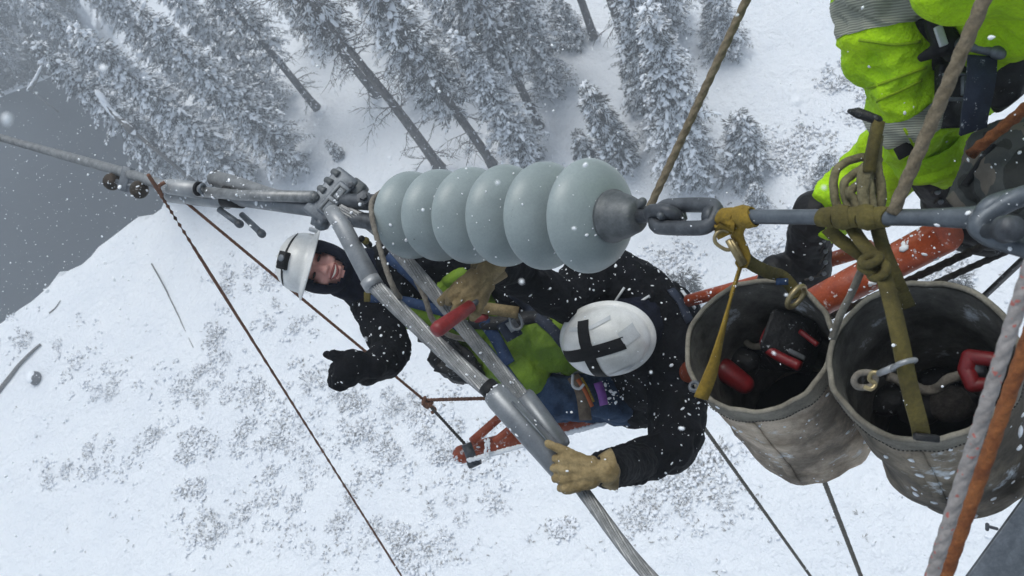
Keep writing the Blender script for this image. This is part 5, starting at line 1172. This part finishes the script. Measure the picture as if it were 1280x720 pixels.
# boots
def boot(pts, sole, laces, lab):
    q = MB(); chain_px(q, pts); b_ = remesh(q, .006, 3, folds(.004, 24, 3)); o = t_.part('boot', b_, 'black', label=lab)
    q = MB(); chain_px(q, sole); t_.part('sole', remesh(q, .006, 1), 'blacknylon', o)
    for (x, y, z) in laces: t_.part('lace_hook', MB().sph(P(x - 4, y, z - .012), .0065, 10, 6), 'galv', o)
    q = MB()
    for (x, y, z), (x2, y2, z2) in zip(laces[:-1], laces[1:]): q.tube([P(x, y, z), P(x2 - 12, y2 + 2, z2 - .004)], .0028, 6)
    if q.v: t_.part('lace', q, 'ropedark', o)
    t_.part('snow_dusting', dust(b_, 22, .0045, 5), 'snow_lump', o)
boot([(1022, 268, 2.1, .066), (1010, 305, 2.2, .06), (1012, 338, 2.27, .058), (985, 338, 2.25, .05), (968, 338, 2.22, .044)], [(1030, 362, 2.3, .04), (990, 362, 2.28, .04), (962, 350, 2.25, .035)], [(1034, 300, 2.10), (1036, 314, 2.13), (1036, 328, 2.16), (1034, 342, 2.19), (1018, 348, 2.2)], 'black lace up boot standing on the orange pole')
boot([(1166, 185, 1.75, .068), (1174, 205, 1.78, .07), (1184, 235, 1.84, .06), (1188, 262, 1.88, .058), (1222, 285, 1.84, .046), (1240, 292, 1.82, .04)], [(1180, 288, 1.9, .034), (1210, 298, 1.88, .036), (1238, 304, 1.86, .034)], [(1172, 225, 1.75), (1176, 240, 1.77), (1180, 252, 1.79)], 'black boot behind the rod')
# work belt kit hanging at the lime trousers
t_ = T('tool_belt', 'black tool belt with metal bar, buckles and navy strap hanging by the lime trousers', 'tool belt', P(1210, 100, 1.5))
m_ = MB(); chain_px(m_, [(1168, 28, 1.5, .018), (1182, 52, 1.49, .024), (1192, 66, 1.5, .018)]); chain_px(m_, [(1152, 72, 1.52, .007), (1172, 62, 1.5, .014)]); t_.part('gear_clip', remesh(m_, .004, 2, folds(.003, 30)), 'black')
m_ = MB(); m_.box(P(1176, 45, 1.465), D(.006, .018, 0), D(.007, -.003, 0), VIEW * .004); t_.part('grey_pad', m_, 'helmetgrey', bevel=.002)
m_ = MB(); m_.tube([P(1190, 52, 1.48), P(1248, 66, 1.44)], .0095, 14); m_.cap(P(1246, 65, 1.44), P(1250, 66, 1.44), .0125); t_.part('metal_bar', m_, 'galv')
m_ = MB(); m_.box(P(1200, 103, 1.55), D(.045, .002, 0), D(0, .034, .0), VIEW * .014); t_.part('pouch', m_, 'blacknylon', bevel=.006)
m_ = MB(); m_.box(P(1206, 108, 1.51), D(.006, .001, 0), D(0, .018, 0), VIEW * .005); m_.box(P(1198, 93, 1.515), D(.03, 0, 0), D(0, .003, 0), VIEW * .004); m_.box(P(1200, 124, 1.515), D(.035, 0, 0), D(0, .0035, 0), VIEW * .004); t_.part('buckle', m_, 'galv', bevel=.002)
hstrap([(1228, 70, 1.45), (1226, 100, 1.45), (1220, 135, 1.47), (1216, 164, 1.5)], .052, 'navyweb', 'navy_strap', .006, t_)
m_ = MB(); chain_px(m_, [(1265, 62, 1.5, .04), (1262, 100, 1.52, .04), (1250, 128, 1.55, .02)]); t_.part('pouch', remesh(m_, .007, 2, folds(.008, 16)), 'blacknylon')
m_ = MB(); m_.box(P(1272, 60, 1.44), D(.015, -.004, 0), D(.002, .006, 0), VIEW * .004); t_.part('tag', m_, 'brownleather', bevel=.002)
t_ = T('camouflage_bag', 'dark camouflage cloth bag behind the big shackle', 'bag', P(1240, 240, 1.6))
m_ = MB(); chain_px(m_, [(1225, 240, 1.62, .055), (1262, 195, 1.55, .075), (1290, 220, 1.52, .09), (1245, 262, 1.6, .045)]); bq = remesh(m_, .007, 3, folds(.012, 13, 2)); t_.part('pouch', bq, 'camo'); t_.part('snow_dusting', dust(bq, 26, .004, 4), 'snow_lump')
hstrap([(1205, 232, 1.57), (1225, 205, 1.53), (1240, 180, 1.5)], .016, 'blacknylon', 'strap', .004, t_)

# snow caught on the ironwork, cables and helmets
def caught(ob, count, size, seed):
    L_ = ob.parent.matrix_basis.translation if ob.parent else ob.location
    q = ob
    while q.parent: q = q.parent
    L_ = q.location; m_ = MB(); m_.v = [tuple(v.co + L_) for v in ob.data.vertices]; m_.f = [tuple(p.vertices) for p in ob.data.polygons]
    d_ = dust(m_, count, size, seed, thresh=-.1); o = mkobj('snow_dusting', d_, 'snow_lump', L_); o.parent = ob.parent if ob.parent else ob
    if not ob.parent: o.location = (0, 0, 0)
for (cat_, part_), (n, s_) in {('rod', 'shaft'): (16, .0028), ('cable', 'strands'): (60, .0034), ('cable', 'terminal_tube'): (18, .0034), ('cable sleeve', 'barrel'): (34, .0034), ('clamp', 'body'): (16, .004), ('clamp', 'keeper_plate'): (10, .004),
        ('chain link', 'link'): (10, .0026), ('shackle', 'bow'): (14, .0025), ('person', 'helmet'): (26, .0028), ('person', 'glove'): (7, .0032), ('dead end', 'tube'): (26, .006), ('dead end', 'eye_rod'): (26, .006), ('boom', 'lower_pole'): (60, .006), ('boom', 'upper_pole'): (26, .004), ('damper', 'weight'): (14, .005), ('sling', 'strap'): (6, .0025), ('rope coil', 'loop'): (4, .0025)}.items():
    for i, ob in enumerate([o for o in bpy.data.objects if o.type == 'MESH' and o.parent and o.name.split('.')[0] == part_ and o.parent.get('category') == cat_]):
        caught(ob, n, s_, i + n)
# ================================================================== SNOW IN THE AIR
fl = random.Random(22); mb = MB()
def flake(p, s):
    a = V((fl.uniform(-1, 1), fl.uniform(-1, 1), fl.uniform(-1, 1))).normalized(); u = a.orthogonal().normalized(); w = a.cross(u)
    x, y, z = (s * fl.uniform(.6, 1.2) for _ in range(3))
    mb.add([p + u * x, p + w * y, p - u * x, p - w * y, p + a * z, p - a * z], [(0, 1, 4), (1, 2, 4), (2, 3, 4), (3, 0, 4), (1, 0, 5), (2, 1, 5), (3, 2, 5), (0, 3, 5)])
def flake_round(p, s):
    a = V((fl.uniform(-1, 1), fl.uniform(-1, 1), fl.uniform(-1, 1))).normalized(); u = a.orthogonal().normalized(); w = a.cross(u)
    for q in range(2 if s > .0022 else 1): mb.ell(p + (u * fl.uniform(-1, 1) + w * fl.uniform(-1, 1)) * s * .5 * q, u * s * fl.uniform(.5, 1.1), w * s * fl.uniform(.5, 1.1), a * s * fl.uniform(.4, .9), 8, 5)
def spray(n, za, zb, smin, smax):
    for k in range(n):
        z = (za ** 3 + (zb ** 3 - za ** 3) * fl.random()) ** (1 / 3)
        (flake_round if zb <= 5 else flake)(P(fl.uniform(-260, 1540), fl.uniform(-200, 920), z), smin + (smax - smin) * fl.random() ** 2.5)
spray(70, .28, .8, .0014, .003); spray(520, .8, 2.2, .0014, .0038); spray(2600, 2.2, 5, .0018, .0055); spray(8000, 5, 12, .003, .0085); spray(17000, 12, 28, .005, .015)
single('falling_snow', mb, 'flake', 'falling snowflakes filling the air', 'snowfall', loc=CAM.copy(), kind='stuff', fix=False)
# ================================================================== AIR, LIGHT, CAMERA
m, t, b = nt('snowy_air'); t.nodes.remove(b)
vol = t.nodes.new('ShaderNodeVolumePrincipled'); vol.inputs['Color'].default_value = (.86, .92, 1, 1); vol.inputs['Density'].default_value = HAZE; vol.inputs['Anisotropy'].default_value = .1
link(t, vol.outputs[0], t.nodes['Material Output'].inputs['Volume'])
mb = MB(); lo, hi = V((x0 - 2, y0 - 2, -11.5)), V((x1 + 2, y1 + 2, 36))
c = (lo + hi) / 2; h_ = (hi - lo) / 2; mb.box(c, V((h_.x, 0, 0)), V((0, h_.y, 0)), V((0, 0, h_.z)))
o = single('haze', mb, m, 'thin white air full of fine snow', 'haze', loc=c, smooth=False, kind='stuff')
w = bpy.data.worlds.new('World'); sc.world = w; w.use_nodes = True; t = w.node_tree; bg = t.nodes['Background']
sk = t.nodes.new('ShaderNodeTexSky'); sk.sky_type = 'NISHITA'; sk.sun_disc = False; sk.sun_elevation = math.radians(52)
SUN_DIR = (UP * .8 + D(-.25, -.6, 0) * .6).normalized()          # towards the sun
sk.sun_rotation = math.atan2(SUN_DIR.x, SUN_DIR.y); sk.sun_elevation = math.asin(SUN_DIR.z); sk.dust_density = 3; sk.air_density = 1
hs = t.nodes.new('ShaderNodeHueSaturation'); hs.inputs['Saturation'].default_value = SKYSAT; link(t, sk.outputs[0], hs.inputs['Color']); mxs = t.nodes.new('ShaderNodeMixRGB'); mxs.blend_type = 'MULTIPLY'; mxs.inputs[0].default_value = 1; mxs.inputs[2].default_value = (*TINT, 1); link(t, hs.outputs[0], mxs.inputs[1]); link(t, mxs.outputs[0], bg.inputs['Color'])
bg.inputs['Strength'].default_value = .15
L = bpy.data.lights.new('sun', 'SUN'); L.energy = SUN; L.angle = math.radians(30); L.color = (1, .985, .96)
lo_ = bpy.data.objects.new('sun', L); col.objects.link(lo_); lo_.rotation_euler = SUN_DIR.to_track_quat('Z', 'Y').to_euler(); lo_.location = (0, 0, 60)
cd = bpy.data.cameras.new('camera'); cam = bpy.data.objects.new('camera', cd); col.objects.link(cam); sc.camera = cam
cd.sensor_width = 36; cd.lens = 36 * F / 1280; cd.clip_end = 1000; cd.clip_start = .05
rt, up_, bk = RGT, -DWN, TOC
cam.matrix_world = Matrix(((rt.x, up_.x, bk.x, CAM.x), (rt.y, up_.y, bk.y, CAM.y), (rt.z, up_.z, bk.z, CAM.z), (0, 0, 0, 1)))
cd.dof.use_dof = True; cd.dof.focus_distance = 2.3; cd.dof.aperture_fstop = 8.5
vs = sc.view_settings; vs.view_transform = 'Standard'; vs.look = 'None'; vs.exposure = EXPOSURE; vs.gamma = 1; vs.use_curve_mapping = False
sc.render.engine = 'CYCLES'; cy = sc.cycles; cy.use_denoising = True; cy.max_bounces = 6; cy.diffuse_bounces = 3; cy.glossy_bounces = 3; cy.volume_bounces = 1; cy.transparent_max_bounces = 8
